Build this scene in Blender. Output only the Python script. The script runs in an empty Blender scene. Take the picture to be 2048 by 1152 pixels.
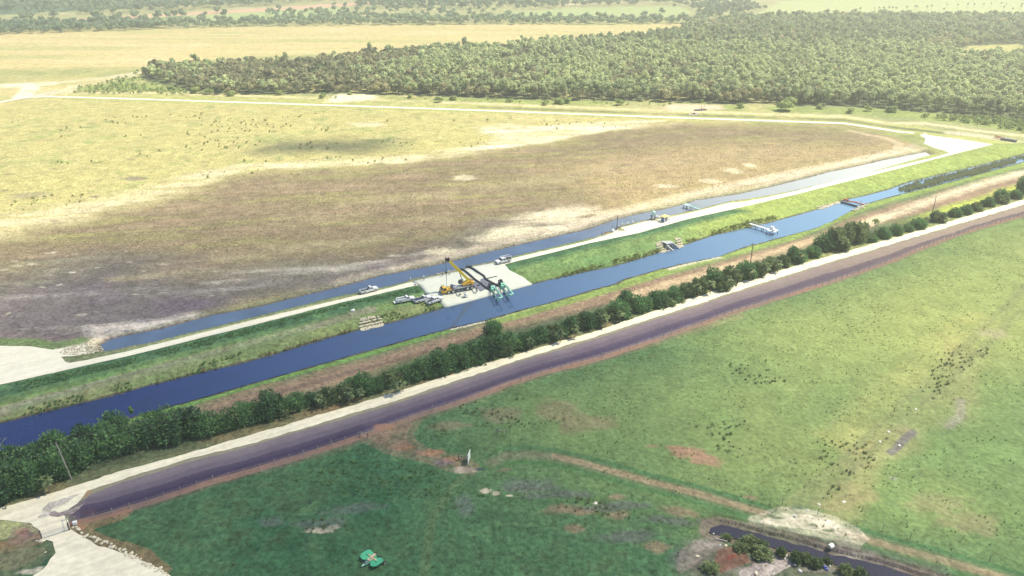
import bpy, math, random
import numpy as np
from mathutils import Vector, Matrix
from mathutils.geometry import delaunay_2d_cdt
SC = bpy.context.scene
COL = SC.collection
R = math.radians
# ------------------------------------------------------------------ camera
CAM_H, F_PX, PITCH = 105.7, 1518.0, R(24.16)
cam_data = bpy.data.cameras.new('camera')
cam_data.sensor_width = 36.0
cam_data.lens = F_PX / 2048 * 36.0
cam_data.clip_start = 1.0
cam_data.clip_end = 40000.0
cam = bpy.data.objects.new('camera', cam_data)
cam.location = (0, 0, CAM_H)
cam.rotation_euler = (R(90) - PITCH, 0, 0)
COL.objects.link(cam)
SC.camera = cam
# ------------------------------------------------------------------ sky, sun, exposure
SUN_EL, SUN_AZ = R(57), R(72)            # azimuth measured from +Y (away from the camera) towards +X (right)
w = bpy.data.worlds.new('World'); SC.world = w; w.use_nodes = True
nt = w.node_tree
sky = nt.nodes.new('ShaderNodeTexSky'); sky.sky_type = 'NISHITA'; sky.sun_disc = False
sky.sun_elevation = SUN_EL; sky.sun_rotation = SUN_AZ
sky.altitude = 100; sky.air_density = 1.0; sky.dust_density = 1.0; sky.ozone_density = 2.0
bg = nt.nodes['Background']; bg.inputs['Strength'].default_value = 0.12
nt.links.new(sky.outputs[0], bg.inputs[0])
TO_SUN = Vector((math.sin(SUN_AZ) * math.cos(SUN_EL), math.cos(SUN_AZ) * math.cos(SUN_EL), math.sin(SUN_EL)))
sd = bpy.data.lights.new('sun', 'SUN'); sd.energy = 4.4; sd.angle = R(0.6); sd.color = (1.0, 0.91, 0.70)
so = bpy.data.objects.new('sun', sd); so.rotation_euler = (-TO_SUN).to_track_quat('-Z', 'Y').to_euler()
so.location = (200, 300, 900); COL.objects.link(so)
SC.view_settings.view_transform = 'Standard'; SC.view_settings.look = 'None'
SC.view_settings.gamma = 1.0; SC.view_settings.exposure = 0.80
SC.view_settings.use_curve_mapping = False
SC.cycles.max_bounces = 5; SC.cycles.diffuse_bounces = 2; SC.cycles.glossy_bounces = 3
SC.cycles.transparent_max_bounces = 24; SC.cycles.volume_bounces = 0
SC.cycles.use_denoising = True
# ------------------------------------------------------------------ helpers
CT, ST = math.cos(PITCH), math.sin(PITCH)
def W(px, py, z=0.0):
    """point of the ground (or of the plane z) that the photograph shows at px, py"""
    a, b = (px - 1024) / F_PX, -(py - 576) / F_PX
    dx, dy, dz = a, CT + b * ST, -ST + b * CT
    t = (z - CAM_H) / dz
    return (dx * t, dy * t)
def V3(px, py, z=0.0):
    x, y = W(px, py, z); return Vector((x, y, z))
def poly(pts, z=0.0): return np.array([W(p[0], p[1], z) for p in pts])
def srgb(r, g, b):
    o = []
    for c in (r, g, b):
        c /= 255.0
        o.append(c / 12.92 if c <= .04045 else ((c + .055) / 1.055) ** 2.4)
    return np.array(o)
def _hash(ix, iy, seed):
    n = (ix.astype(np.int64) * 374761393 + iy.astype(np.int64) * 668265263 + seed * 1442695041) & 0xffffffff
    n = ((n ^ (n >> 13)) * 1274126177) & 0xffffffff
    n = n ^ (n >> 16)
    return (n & 0xffffff) / float(0xffffff)
def vnoise(x, y, seed=0):
    ix, iy = np.floor(x), np.floor(y)
    fx, fy = x - ix, y - iy
    fx = fx * fx * (3 - 2 * fx); fy = fy * fy * (3 - 2 * fy)
    a = _hash(ix, iy, seed); b = _hash(ix + 1, iy, seed); c = _hash(ix, iy + 1, seed); d = _hash(ix + 1, iy + 1, seed)
    return (a + (b - a) * fx) * (1 - fy) + (c + (d - c) * fx) * fy
def fbm(x, y, scale, octv=4, seed=0):
    s, a, t = 0.0, 1.0, 0.0
    x = x / scale; y = y / scale
    for o in range(octv):
        s = s + a * vnoise(x, y, seed + o * 17); t += a; a *= .55
        x = x * 2.03 + 11.3; y = y * 2.03 - 7.1
    return s / t
def sm(a, b, x):
    t = np.clip((x - a) / (b - a), 0, 1); return t * t * (3 - 2 * t)
def sdist(X, Y, P, margin=60.0):
    """signed distance to polygon P: negative inside; beyond the margin it is just 'margin'"""
    out = np.full(X.shape, margin)
    x0, y0 = P.min(0) - margin; x1, y1 = P.max(0) + margin
    m = (X > x0) & (X < x1) & (Y > y0) & (Y < y1)
    if not m.any(): return out
    x, y = X[m], Y[m]
    d2 = np.full(x.shape, 1e18); ins = np.zeros(x.shape, bool)
    n = len(P)
    for i in range(n):
        ax, ay = P[i]; bx, by = P[(i + 1) % n]
        ex, ey = bx - ax, by - ay
        L = ex * ex + ey * ey + 1e-12
        t = np.clip(((x - ax) * ex + (y - ay) * ey) / L, 0, 1)
        d2 = np.minimum(d2, (x - ax - t * ex) ** 2 + (y - ay - t * ey) ** 2)
        c = (ay > y) != (by > y)
        xi = ax + (y - ay) / (ey if abs(ey) > 1e-12 else 1e-12) * ex
        ins ^= c & (x < xi)
    d = np.sqrt(d2); d[ins] *= -1
    out[m] = np.minimum(d, margin)
    return out
def ldist(X, Y, P, margin=60.0):
    out = np.full(X.shape, margin)
    x0, y0 = P.min(0) - margin; x1, y1 = P.max(0) + margin
    m = (X > x0) & (X < x1) & (Y > y0) & (Y < y1)
    if not m.any(): return out
    x, y = X[m], Y[m]; d2 = np.full(x.shape, 1e18)
    for i in range(len(P) - 1):
        ax, ay = P[i]; ex, ey = P[i + 1] - P[i]
        L = ex * ex + ey * ey + 1e-12
        t = np.clip(((x - ax) * ex + (y - ay) * ey) / L, 0, 1)
        d2 = np.minimum(d2, (x - ax - t * ex) ** 2 + (y - ay - t * ey) ** 2)
    out[m] = np.minimum(np.sqrt(d2), margin)
    return out
def mesh_np(name, V, F, mat=None, parent=None, attrs=None, smooth=False, link=True):
    """V (n,3); F (m,k) of one face size"""
    V = np.asarray(V, dtype=np.float32); F = np.asarray(F, dtype=np.int32)
    me = bpy.data.meshes.new(name)
    me.vertices.add(len(V)); me.vertices.foreach_set('co', V.ravel())
    k = F.shape[1]
    me.loops.add(F.size); me.loops.foreach_set('vertex_index', F.ravel())
    me.polygons.add(len(F))
    me.polygons.foreach_set('loop_start', np.arange(0, F.size, k, dtype=np.int32))
    me.polygons.foreach_set('loop_total', np.full(len(F), k, dtype=np.int32))
    if smooth: me.polygons.foreach_set('use_smooth', np.ones(len(F), bool))
    me.update(calc_edges=True)
    for an, (typ, dat) in (attrs or {}).items():
        a = me.attributes.new(an, typ, 'POINT')
        a.data.foreach_set('color' if typ == 'FLOAT_COLOR' else 'value', np.asarray(dat, dtype=np.float32).ravel())
    if mat: me.materials.append(mat)
    o = bpy.data.objects.new(name, me)
    if parent: o.parent = parent
    if link: COL.objects.link(o)
    return o
def tag(o, label=None, cat=None, group=None, kind=None):
    if label: o['label'] = label
    if cat: o['category'] = cat
    if group: o['group'] = group
    if kind: o['kind'] = kind
    return o
def empty(name, loc, rz=0, label=None, cat=None, group=None):
    o = bpy.data.objects.new(name, None); o.empty_display_size = .3
    COL.objects.link(o); o.location = loc; o.rotation_euler = (0, 0, rz)
    return tag(o, label, cat, group)
def copy_tree(o, parent=None):
    c = o.copy(); COL.objects.link(c); c.parent = parent
    for ch in list(o.children): copy_tree(ch, c)
    return c
class MB:
    """collects simple solids into ONE mesh"""
    def __init__(s): s.v = []; s.f = []
    def add(s, vs, fs):
        b = len(s.v); s.v += [tuple(v) for v in vs]; s.f += [tuple(i + b for i in f) for f in fs]; return s
    def box(s, c, d, rz=0, M=None, taper=1.0, ty=None):
        x, y, z = d[0] / 2, d[1] / 2, d[2] / 2; ty = taper if ty is None else ty
        vs = [Vector((sx * x * (taper if sz > 0 else 1), sy * y * (ty if sz > 0 else 1), sz * z)) for sz in (-1, 1) for sy in (-1, 1) for sx in (-1, 1)]
        mm = (M or Matrix.Rotation(rz, 4, 'Z'))
        vs = [mm @ v + Vector(c) for v in vs]
        return s.add(vs, [(0, 2, 3, 1), (4, 5, 7, 6), (0, 1, 5, 4), (2, 6, 7, 3), (0, 4, 6, 2), (1, 3, 7, 5)])
    def tube(s, p, q, r, r2=None, n=8, caps=True):
        p, q = Vector(p), Vector(q); r2 = r if r2 is None else r2
        d = (q - p).normalized(); a = d.cross(Vector((0, 0, 1)))
        if a.length < 1e-3: a = Vector((1, 0, 0))
        a.normalize(); b = d.cross(a)
        vs = []
        for k in range(n):
            t = 2 * math.pi * k / n; o = a * math.cos(t) + b * math.sin(t)
            vs.append(p + o * r); vs.append(q + o * r2)
        fs = [(2 * k, 2 * k + 1, (2 * k + 3) % (2 * n), (2 * k + 2) % (2 * n)) for k in range(n)]
        if caps: fs += [tuple(2 * k for k in range(n)), tuple(2 * k + 1 for k in reversed(range(n)))]
        return s.add(vs, fs)
    def path(s, pts, r, n=8):
        for i in range(len(pts) - 1): s.tube(pts[i], pts[i + 1], r, n=n)
        for p in pts[1:-1]: s.ball(p, r * 1.02, 1)
        return s
    def prism(s, prof, y0, y1, ins=0.0):
        """side profile (x, z) extruded along y, rounded by an inset shoulder of 'ins'"""
        n = len(prof); cx = sum(p[0] for p in prof) / n; cz = sum(p[1] for p in prof) / n
        def ring(y, k): return [Vector((cx + (x - cx) * k, y, cz + (z - cz) * k)) for x, z in prof]
        if ins:
            k = .965; rings = [ring(y0, k), ring(y0 + ins, 1), ring(y1 - ins, 1), ring(y1, k)]
        else: rings = [ring(y0, 1), ring(y1, 1)]
        vs = [v for r in rings for v in r]; fs = []
        for j in range(len(rings) - 1):
            for i in range(n):
                a = j * n + i; b = j * n + (i + 1) % n
                fs.append((a, a + n, b + n, b))
        fs.append(tuple(range(n))); fs.append(tuple((len(rings) - 1) * n + i for i in reversed(range(n))))
        return s.add(vs, fs)
    def ball(s, c, r, sub=2, sq=(1, 1, 1), jit=0, rng=None):
        V, F = ICO[sub]; c = Vector(c)
        vs = [Vector((v[0] * sq[0], v[1] * sq[1], v[2] * sq[2])) * r * (1 + (rng.uniform(-jit, jit) if rng else 0)) + c for v in V]
        return s.add(vs, F)
    def mesh(s, name, mat):
        me = bpy.data.meshes.new(name); me.from_pydata([tuple(v) for v in s.v], [], s.f); me.materials.append(mat); me.update()
        return me
    def build(s, name, mat, parent=None, bevel=0, smooth=False):
        me = s.mesh(name, mat)
        if smooth: me.polygons.foreach_set('use_smooth', [True] * len(me.polygons))
        o = bpy.data.objects.new(name, me); COL.objects.link(o)
        if parent: o.parent = parent
        if bevel:
            m = o.modifiers.new('bevel', 'BEVEL'); m.width = bevel; m.segments = 2; m.limit_method = 'ANGLE'
        return o
import bmesh
ICO = {}
for _s in (1, 2, 3):
    _b = bmesh.new(); bmesh.ops.create_icosphere(_b, subdivisions=_s, radius=1)
    ICO[_s] = ([tuple(v.co) for v in _b.verts], [tuple(v.index for v in f.verts) for f in _b.faces]); _b.free()
# ------------------------------------------------------------------ materials
def newmat(name):
    m = bpy.data.materials.new(name); m.use_nodes = True
    n = m.node_tree; b = n.nodes['Principled BSDF']
    return m, n, b
def N(n, t, **kw):
    x = n.nodes.new(t)
    for k, v in kw.items(): setattr(x, k, v)
    return x
def plain(name, col, rough=.6, metal=0, var=.12, scale=1.5, bump=0):
    """a plain coloured surface with a little procedural dirt"""
    m, n, b = newmat(name)
    tc = N(n, 'ShaderNodeTexCoord'); no = N(n, 'ShaderNodeTexNoise'); no.inputs['Scale'].default_value = scale; no.inputs['Detail'].default_value = 5
    n.links.new(tc.outputs['Object'], no.inputs['Vector'])
    mr = N(n, 'ShaderNodeMapRange'); mr.inputs['From Min'].default_value = .3; mr.inputs['From Max'].default_value = .7
    mr.inputs['To Min'].default_value = 1 - var; mr.inputs['To Max'].default_value = 1 + var
    n.links.new(no.outputs['Fac'], mr.inputs['Value'])
    mx = N(n, 'ShaderNodeVectorMath', operation='SCALE'); mx.inputs[0].default_value = col
    n.links.new(mr.outputs[0], mx.inputs['Scale']); n.links.new(mx.outputs[0], b.inputs['Base Color'])
    b.inputs['Roughness'].default_value = rough; b.inputs['Metallic'].default_value = metal
    if bump:
        bp = N(n, 'ShaderNodeBump'); bp.inputs['Distance'].default_value = bump; n.links.new(no.outputs['Fac'], bp.inputs['Height']); n.links.new(bp.outputs[0], b.inputs['Normal'])
    return m
def leafmat(name, c0, c1, rough=.75, trans=.0):
    """foliage: colour between c0 and c1 from the leaf's own 'tint' and the tree's random value"""
    m, n, b = newmat(name)
    at = N(n, 'ShaderNodeAttribute', attribute_name='tint'); oi = N(n, 'ShaderNodeObjectInfo')
    ad = N(n, 'ShaderNodeMath', operation='MULTIPLY_ADD'); ad.inputs[1].default_value = .55
    n.links.new(oi.outputs['Random'], ad.inputs[0]); 
    sc = N(n, 'ShaderNodeMath', operation='MULTIPLY'); sc.inputs[1].default_value = .75
    n.links.new(at.outputs['Fac'], sc.inputs[0]); n.links.new(sc.outputs[0], ad.inputs[2])
    mx = N(n, 'ShaderNodeMix', data_type='RGBA'); mx.inputs[6].default_value = (*c0, 1); mx.inputs[7].default_value = (*c1, 1)
    n.links.new(ad.outputs[0], mx.inputs[0]); n.links.new(mx.outputs[2], b.inputs['Base Color'])
    b.inputs['Roughness'].default_value = rough; b.inputs['Specular IOR Level'].default_value = .25
    tr = N(n, 'ShaderNodeBsdfTranslucent'); n.links.new(mx.outputs[2], tr.inputs['Color'])
    ms = N(n, 'ShaderNodeMixShader'); ms.inputs[0].default_value = .38
    n.links.new(b.outputs[0], ms.inputs[1]); n.links.new(tr.outputs[0], ms.inputs[2])
    n.links.new(ms.outputs[0], n.nodes['Material Output'].inputs['Surface'])
    return m
def groundmat(name, attr=True, col=(.3, .3, .3), bump=.5, fine=.42, scale=1.0, rough=.95, ruts=None):
    m, n, b = newmat(name)
    tc = N(n, 'ShaderNodeTexCoord')
    n1 = N(n, 'ShaderNodeTexNoise'); n1.inputs['Scale'].default_value = .9 * scale; n1.inputs['Detail'].default_value = 6; n1.inputs['Roughness'].default_value = .65
    n2 = N(n, 'ShaderNodeTexNoise'); n2.inputs['Scale'].default_value = .16 * scale; n2.inputs['Detail'].default_value = 5; n2.inputs['Distortion'].default_value = 1.2
    for x in (n1, n2): n.links.new(tc.outputs['Object'], x.inputs['Vector'])
    def rng(src, lo, hi):
        mr = N(n, 'ShaderNodeMapRange'); mr.inputs['From Min'].default_value = .32; mr.inputs['From Max'].default_value = .68
        mr.inputs['To Min'].default_value = lo; mr.inputs['To Max'].default_value = hi; n.links.new(src, mr.inputs['Value']); return mr.outputs[0]
    a = rng(n1.outputs['Fac'], 1 - fine, 1 + fine); c = rng(n2.outputs['Fac'], 1 - fine * .5, 1 + fine * .5)
    ml = N(n, 'ShaderNodeMath', operation='MULTIPLY'); n.links.new(a, ml.inputs[0]); n.links.new(c, ml.inputs[1])
    if ruts is not None:   # wheel tracks and grading marks running along the road
        mp = N(n, 'ShaderNodeMapping'); mp.vector_type = 'TEXTURE'; mp.inputs['Rotation'].default_value = (0, 0, ruts); mp.inputs['Scale'].default_value = (28, 1.1, 1)
        n3 = N(n, 'ShaderNodeTexNoise'); n3.inputs['Scale'].default_value = 1.0; n3.inputs['Detail'].default_value = 4
        n.links.new(tc.outputs['Object'], mp.inputs[0]); n.links.new(mp.outputs[0], n3.inputs['Vector'])
        m3 = N(n, 'ShaderNodeMath', operation='MULTIPLY'); n.links.new(ml.outputs[0], m3.inputs[0]); n.links.new(rng(n3.outputs['Fac'], .90, 1.05), m3.inputs[1]); ml = m3
    fa = None
    if attr:   # how coarse the surface is there: smooth graded soil and drier pasture, rough scrub
        fa = N(n, 'ShaderNodeAttribute', attribute_name='Rough')
        s1 = N(n, 'ShaderNodeMath', operation='SUBTRACT'); n.links.new(ml.outputs[0], s1.inputs[0]); s1.inputs[1].default_value = 1
        s2 = N(n, 'ShaderNodeMath', operation='MULTIPLY_ADD'); n.links.new(s1.outputs[0], s2.inputs[0]); n.links.new(fa.outputs['Fac'], s2.inputs[1]); s2.inputs[2].default_value = 1; ml = s2
    vs = N(n, 'ShaderNodeVectorMath', operation='SCALE'); n.links.new(ml.outputs[0], vs.inputs['Scale'])
    if attr:
        at = N(n, 'ShaderNodeAttribute', attribute_name='Col'); n.links.new(at.outputs['Color'], vs.inputs[0])
    else: vs.inputs[0].default_value = col
    n.links.new(vs.outputs[0], b.inputs['Base Color']); b.inputs['Roughness'].default_value = rough
    b.inputs['Specular IOR Level'].default_value = .1
    bp = N(n, 'ShaderNodeBump'); bp.inputs['Strength'].default_value = 1.0; bp.inputs['Distance'].default_value = bump
    n.links.new(n1.outputs['Fac'], bp.inputs['Height']); n.links.new(bp.outputs[0], b.inputs['Normal'])
    if fa: n.links.new(fa.outputs['Fac'], bp.inputs['Strength'])
    return m
def watermat(name, deep, rough=.05, rip=.02, scale=1.2, ior=1.5, sky_tint=None):
    m, n, b = newmat(name)
    tc = N(n, 'ShaderNodeTexCoord'); no = N(n, 'ShaderNodeTexNoise'); no.inputs['Scale'].default_value = scale; no.inputs['Detail'].default_value = 5
    n2 = N(n, 'ShaderNodeTexNoise'); n2.inputs['Scale'].default_value = .035; n2.inputs['Detail'].default_value = 6; n2.inputs['Distortion'].default_value = 2
    n.links.new(tc.outputs['Object'], no.inputs['Vector']); n.links.new(tc.outputs['Object'], n2.inputs['Vector'])
    mr = N(n, 'ShaderNodeMapRange'); mr.inputs['From Min'].default_value = .3; mr.inputs['From Max'].default_value = .7; mr.inputs['To Min'].default_value = .8; mr.inputs['To Max'].default_value = 1.25
    n.links.new(n2.outputs['Fac'], mr.inputs['Value'])
    vs = N(n, 'ShaderNodeVectorMath', operation='SCALE'); vs.inputs[0].default_value = deep; n.links.new(mr.outputs[0], vs.inputs['Scale'])
    if sky_tint:   # paler sky reflection painted into the water colour along its length: (colour, x where it starts, x where it is full)
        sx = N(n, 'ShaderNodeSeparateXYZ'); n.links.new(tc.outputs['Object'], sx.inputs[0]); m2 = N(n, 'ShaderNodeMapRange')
        m2.inputs['From Min'].default_value = sky_tint[1]; m2.inputs['From Max'].default_value = sky_tint[2]; n.links.new(sx.outputs['X'], m2.inputs['Value'])
        mx = N(n, 'ShaderNodeMix', data_type='RGBA'); n.links.new(m2.outputs[0], mx.inputs[0]); n.links.new(vs.outputs[0], mx.inputs[6]); mx.inputs[7].default_value = (*sky_tint[0], 1); n.links.new(mx.outputs[2], b.inputs['Base Color'])
    else: n.links.new(vs.outputs[0], b.inputs['Base Color'])
    b.inputs['Roughness'].default_value = rough; b.inputs['IOR'].default_value = ior
    bp = N(n, 'ShaderNodeBump'); bp.inputs['Distance'].default_value = rip; n.links.new(no.outputs['Fac'], bp.inputs['Height']); n.links.new(bp.outputs[0], b.inputs['Normal'])
    return m
# ------------------------------------------------------------------ outlines of the land (photo points dropped onto the ground)
Z_MAIN, Z_DITCH, Z_LEVEE, Z_POND = -1.3, -.3, 1.0, -.7
MAIN_FAR = [(-420, 960), (-200, 900), (0, 847), (100, 822), (200, 798), (300, 772), (400, 747), (512, 720), (600, 694), (656, 677), (700, 665), (759, 651), (817, 637), (889, 616), (936, 603), (987, 589), (1063, 569), (1120, 556), (1180, 542), (1220, 535), (1290, 515), (1370, 490), (1430, 470), (1500, 455), (1560, 440), (1640, 418), (1690, 400), (1730, 392), (1775, 380), (1820, 364), (1880, 350), (1960, 331), (2048, 309), (2200, 272)]
MAIN_NEAR = [(2200, 288), (2048, 323), (1918, 359), (1799, 389), (1775, 395), (1732, 407), (1713, 415), (1694, 426), (1663, 443), (1632, 456), (1580, 470), (1531, 483), (1485, 495), (1438, 513), (1375, 525), (1317, 539), (1248, 558), (1229, 568), (1180, 581), (1100, 605), (1055, 616), (992, 634), (967, 641), (905, 655), (817, 679), (720, 706), (598, 740), (500, 768), (350, 810), (156, 866), (110, 877), (41, 893), (0, 905), (-200, 968), (-420, 1045)]
DITCH_FAR = [(200, 690), (225, 677), (325, 657), (425, 631), (512, 615), (680, 574), (762, 552), (823, 540), (906, 523), (967, 507), (1029, 492), (1100, 476), (1180, 458), (1229, 440), (1278, 428), (1317, 421), (1356, 412), (1395, 400.5), (1473, 389), (1541, 374), (1608, 358), (1655, 345), (1703, 335), (1775, 319), (1851, 304)]
DITCH_NEAR = [(1862, 310), (1775, 335), (1703, 355), (1580, 384), (1492, 400), (1457, 404), (1399, 419), (1344, 432), (1297, 440), (1233, 455), (1225, 464), (1180, 478), (1100, 497), (1029, 514), (988, 524), (932, 534), (926, 539), (883, 548), (850, 555), (823, 560), (803, 568), (725, 585), (680, 593), (512, 635), (300, 687), (205, 705)]
P_MAIN = poly(MAIN_FAR + MAIN_NEAR, Z_MAIN)
P_DITCH = poly(DITCH_FAR + DITCH_NEAR, Z_DITCH)
LEVEE = [(-300, 745), (-60, 690), (0, 692), (60, 693), (105, 700), (160, 690), (195, 692), (198, 704), (150, 712), (122, 714), (132, 724), (140, 726), (175, 720), (250, 704), (512, 639), (680, 599), (783, 575), (823, 563), (850, 556.5), (926, 541), (932, 537), (988, 525.5), (1029, 516), (1100, 499.5), (1180, 480.5), (1226, 466), (1235, 457), (1297, 442), (1344, 434), (1399, 421), (1457, 406), (1492, 403), (1580, 385), (1703, 354), (1799, 331), (1868, 315), (1899, 306), (1890, 302), (1868, 296), (1848, 287), (1851, 277), (1840, 271), (1849, 268), (1861, 271), (1918, 278), (1987, 289), (1906, 309), (1799, 337), (1580, 392), (1473, 417), (1375, 438.6), (1278, 466), (1180, 486.5), (1100, 506.7), (1008, 529), (940, 546), (850, 567), (783, 582.5), (680, 606), (512, 649), (250, 714), (125, 742), (0, 770), (-300, 845)]
P_LEVEE = poly(LEVEE, Z_LEVEE)
POND = [(1424, 1054), (1439, 1047.5), (1482, 1057), (1512, 1066), (1558, 1078), (1624, 1096), (1670, 1109), (1762, 1130), (1823, 1150), (1900, 1175), (1900, 1230), (1800, 1195), (1731, 1152), (1695, 1138), (1655, 1126), (1618, 1112), (1578, 1103), (1528, 1095), (1497, 1083), (1451, 1074), (1420, 1066)]
P_POND = poly(POND, Z_POND)
NEAR_UP = [(-420, 1130), (-200, 1072), (0, 1018), (123, 981), (246, 942), (369, 909.5), (512, 868), (774, 791), (973, 727.5), (1200, 660.5), (1348, 609), (1495, 560), (1643, 517), (1800, 473), (2048, 399), (2300, 322)]
NEAR_LO = [(2300, 334), (2048, 409.5), (1800, 484), (1643, 530), (1495, 576), (1348, 624), (1200, 671.5), (1041, 720), (774, 808), (512, 885), (369, 922), (246, 959), (176, 983)]
DRIVE = NEAR_LO[-1:] + [(165, 1000), (140, 1018), (130, 1033), (139, 1060), (160, 1070), (200, 1092), (262, 1112), (320, 1140), (360, 1165), (430, 1220), (60, 1220), (40, 1175), (85, 1140), (112, 1108), (105, 1085), (86, 1078), (78, 1060), (60, 1048), (30, 1043), (0, 1040), (-200, 1095), (-420, 1150)]
P_NEAR = poly(NEAR_UP + NEAR_LO[:-1] + DRIVE)
PERIM_C = [(-300, 240), (-100, 216), (0, 204.5), (44, 196), (92, 193), (300, 199), (700, 212), (965, 221), (1348, 235.5), (1519, 241), (1690, 247), (1775, 260), (1850, 272)]
FENCE = [(152, 1047), (221, 1028), (295, 1006), (410, 967), (512, 940), (602, 911), (722, 873), (831, 833), (936, 799), (1100, 742.5), (1200, 716.6), (1318, 677), (1436, 635.5), (1554, 597), (1672, 562), (1800, 516), (1918, 469), (2048, 431), (2300, 346)]
P_FENCE = poly(FENCE)
BREAK = poly([(-300, 862), (0, 800), (512, 670), (851, 586), (1018, 541.5), (1180, 499), (1473, 430), (1700, 372), (1906, 318)], .4)
PAD = [(838, 570, 1.), (824, 563, 1.), (850, 557, 1.), (926, 541, 1.), (932, 536, 1.), (988, 525.5, 1.), (1008, 528, 1.), (1018, 541.5, .5), (1045, 554, -.3), (1064, 569, -1.2), (1022.5, 580.5, -1.2), (987.6, 589.5, -1.2), (936, 603.5, -1.2), (889, 615.5, -1.2), (879, 601, -.2), (854, 588.7, .5)]
P_PAD = np.array([W(*p) for p in PAD])
def padz(x, y):
    """pad surface: level crown, then an even ramp down into the canal"""
    d1 = sdist(x, y, P_MAIN, 40); 
    z = -1.25 + np.clip(d1, -1, 12.5) / 12.5 * 2.0
    z2 = 1.0 - np.clip(sdist(x, y, P_LEVEE, 30), 0, 30) * .06
    return np.minimum(z, z2) + .30
def height(X, Y):
    h = np.zeros(X.shape)
    dl = sdist(X, Y, P_LEVEE, 30)
    h += Z_LEVEE * (1 - sm(1.2, 13, dl))
    dn = sdist(X, Y, P_NEAR, 25)
    h += .10 * (1 - sm(0, 6, dn))
    # low spoil ditch between the road bank and the fence
    df = ldist(X, Y, P_FENCE, 20)
    h -= .12 * np.exp(-((df - 3.2) / 2.2) ** 2) * (dn > 0)
    for P, z, bw in ((P_MAIN, Z_MAIN, 3.2), (P_DITCH, Z_DITCH, 1.6), (P_POND, Z_POND, 1.8)):
        d = sdist(X, Y, P, 12)
        k = 1 - sm(-.2, bw, d)
        h = h * (1 - k) + (z - .15) * k
        h = np.where(d < -.1, np.minimum(h, z - .15 - .5 * sm(.1, 3, -d)), h)
    dp = sdist(X, Y, P_PAD, 3)
    if (dp < 1.5).any():
        pz = padz(X, Y); k = 1 - sm(0.1, 1.5, dp)
        h = np.where(dp < 1.5, h * (1 - k) + np.minimum(h, pz - .25) * k, h)
    return h
def h1(x, y): return float(height(np.array([float(x)]), np.array([float(y)]))[0])
def G(px, py, dz=0.0):
    """ground point seen at px, py (terrain height included)"""
    z = 0.0
    for _ in range(4):
        x, y = W(px, py, z); z = .5 * z + .5 * h1(x, y) if _ < 3 else h1(x, y)
    x, y = W(px, py, z)
    return Vector((x, y, z + dz))
# ------------------------------------------------------------------ the ground: one sheet to the horizon
def axis(segs):
    o = []
    for a, b, n in segs: o += list(np.linspace(a, b, n, endpoint=False))
    return np.array(o + [segs[-1][1]])
ang = axis([(-80, -47, 24), (-47, 47, 980), (47, 80, 24)])
depr = axis([(62, 47, 20), (47, 3.2, 800), (3.2, .6, 60), (.6, .15, 14)])     # angle below the horizon
AA, DD = np.meshgrid(np.radians(ang), CAM_H / np.tan(np.radians(depr)))
# distance measured so that rows stay straight in x
GX, GY = DD * np.tan(np.clip(AA, -1.35, 1.35)), DD.copy()
far = DD > 2500
GX = np.where(far, DD * np.tan(np.clip(AA, -1.35, 1.35)), GX)
X, Y = GX.ravel(), GY.ravel()
GZ = height(X, Y)
wx = (fbm(X, Y, 14, 3, 5) - .5) * 2; wy = (fbm(X, Y, 14, 3, 9) - .5) * 2
wbx = (fbm(X, Y, 70, 3, 15) - .5) * 2; wby = (fbm(X, Y, 70, 3, 19) - .5) * 2
n_s = fbm(X, Y, 3, 3, 1); n_m = fbm(X, Y, 16, 4, 2); n_l = fbm(X, Y, 70, 4, 3)
# streaks running across the view, as the old drainage lines and vehicle tracks do
n_st = fbm(X * .25 + Y * .06, Y * 1.6 - X * .30, 9, 4, 4)
n_sf = fbm(X * .08, Y * .5, 10, 4, 6)
C = np.empty((len(X), 3))
C[:] = (.30, .31, .15)
def paint(P, col, soft=2.0, warp=2.0, big=0.0, amt=1.0, inside=0.0, mod=None):
    """blend a land colour inside polygon P with a ragged edge"""
    P = np.asarray(P)
    d = sdist(X + wx * warp + wbx * big, Y + wy * warp + wby * big, P, 40)
    k = (1 - sm(-soft, soft, d + inside)) * amt
    if mod is not None: k = np.clip(k * mod, 0, 1)
    k = k[:, None]
    C[:] = C * (1 - k) + np.array(col) * k
    return k[:, 0]
def line(pts, col, wid, soft=1.0, warp=.6, amt=1.0, z=0.0, mod=None):
    P = poly(pts, z)
    d = ldist(X + wx * warp, Y + wy * warp, P, 60)
    k = (1 - sm(wid * .5, wid * .5 + soft, d)) * amt
    if mod is not None: k = np.clip(k * mod, 0, 1)
    C[:] = C * (1 - k[:, None]) + np.array(col) * k[:, None]
def mixv(k, col):
    k = np.clip(k, 0, 1)[:, None]; C[:] = C * (1 - k) + np.array(col) * k
def blot(px, py, rx, ry, col, amt=1.0, warp=3.0, rot=0.0, thr=None, seed=0):
    """an irregular patch centred at px, py; radii in photo pixels across / down"""
    cx, cy = W(px, py); ax, ay = W(px + rx, py); bx, by = W(px, py - ry)
    RX = math.hypot(ax - cx, ay - cy); RY = math.hypot(bx - cx, by - cy)
    x = X - cx + wx * warp * .5; y = Y - cy + wy * warp * .5
    c, s = math.cos(rot), math.sin(rot)
    u, v = (x * c + y * s) / RX, (-x * s + y * c) / RY
    m = (abs(u) < 2.2) & (abs(v) < 2.2)
    if not m.any(): return
    r = np.sqrt(u[m] ** 2 + v[m] ** 2)
    k = np.clip(1 - sm(.55, 1.25, r + (fbm(X[m], Y[m], max(2, RX * .35), 3, 40 + seed) - .5) * .9), 0, 1) * amt
    C[m] = C[m] * (1 - k[:, None]) + np.array(col) * k[:, None]
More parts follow.
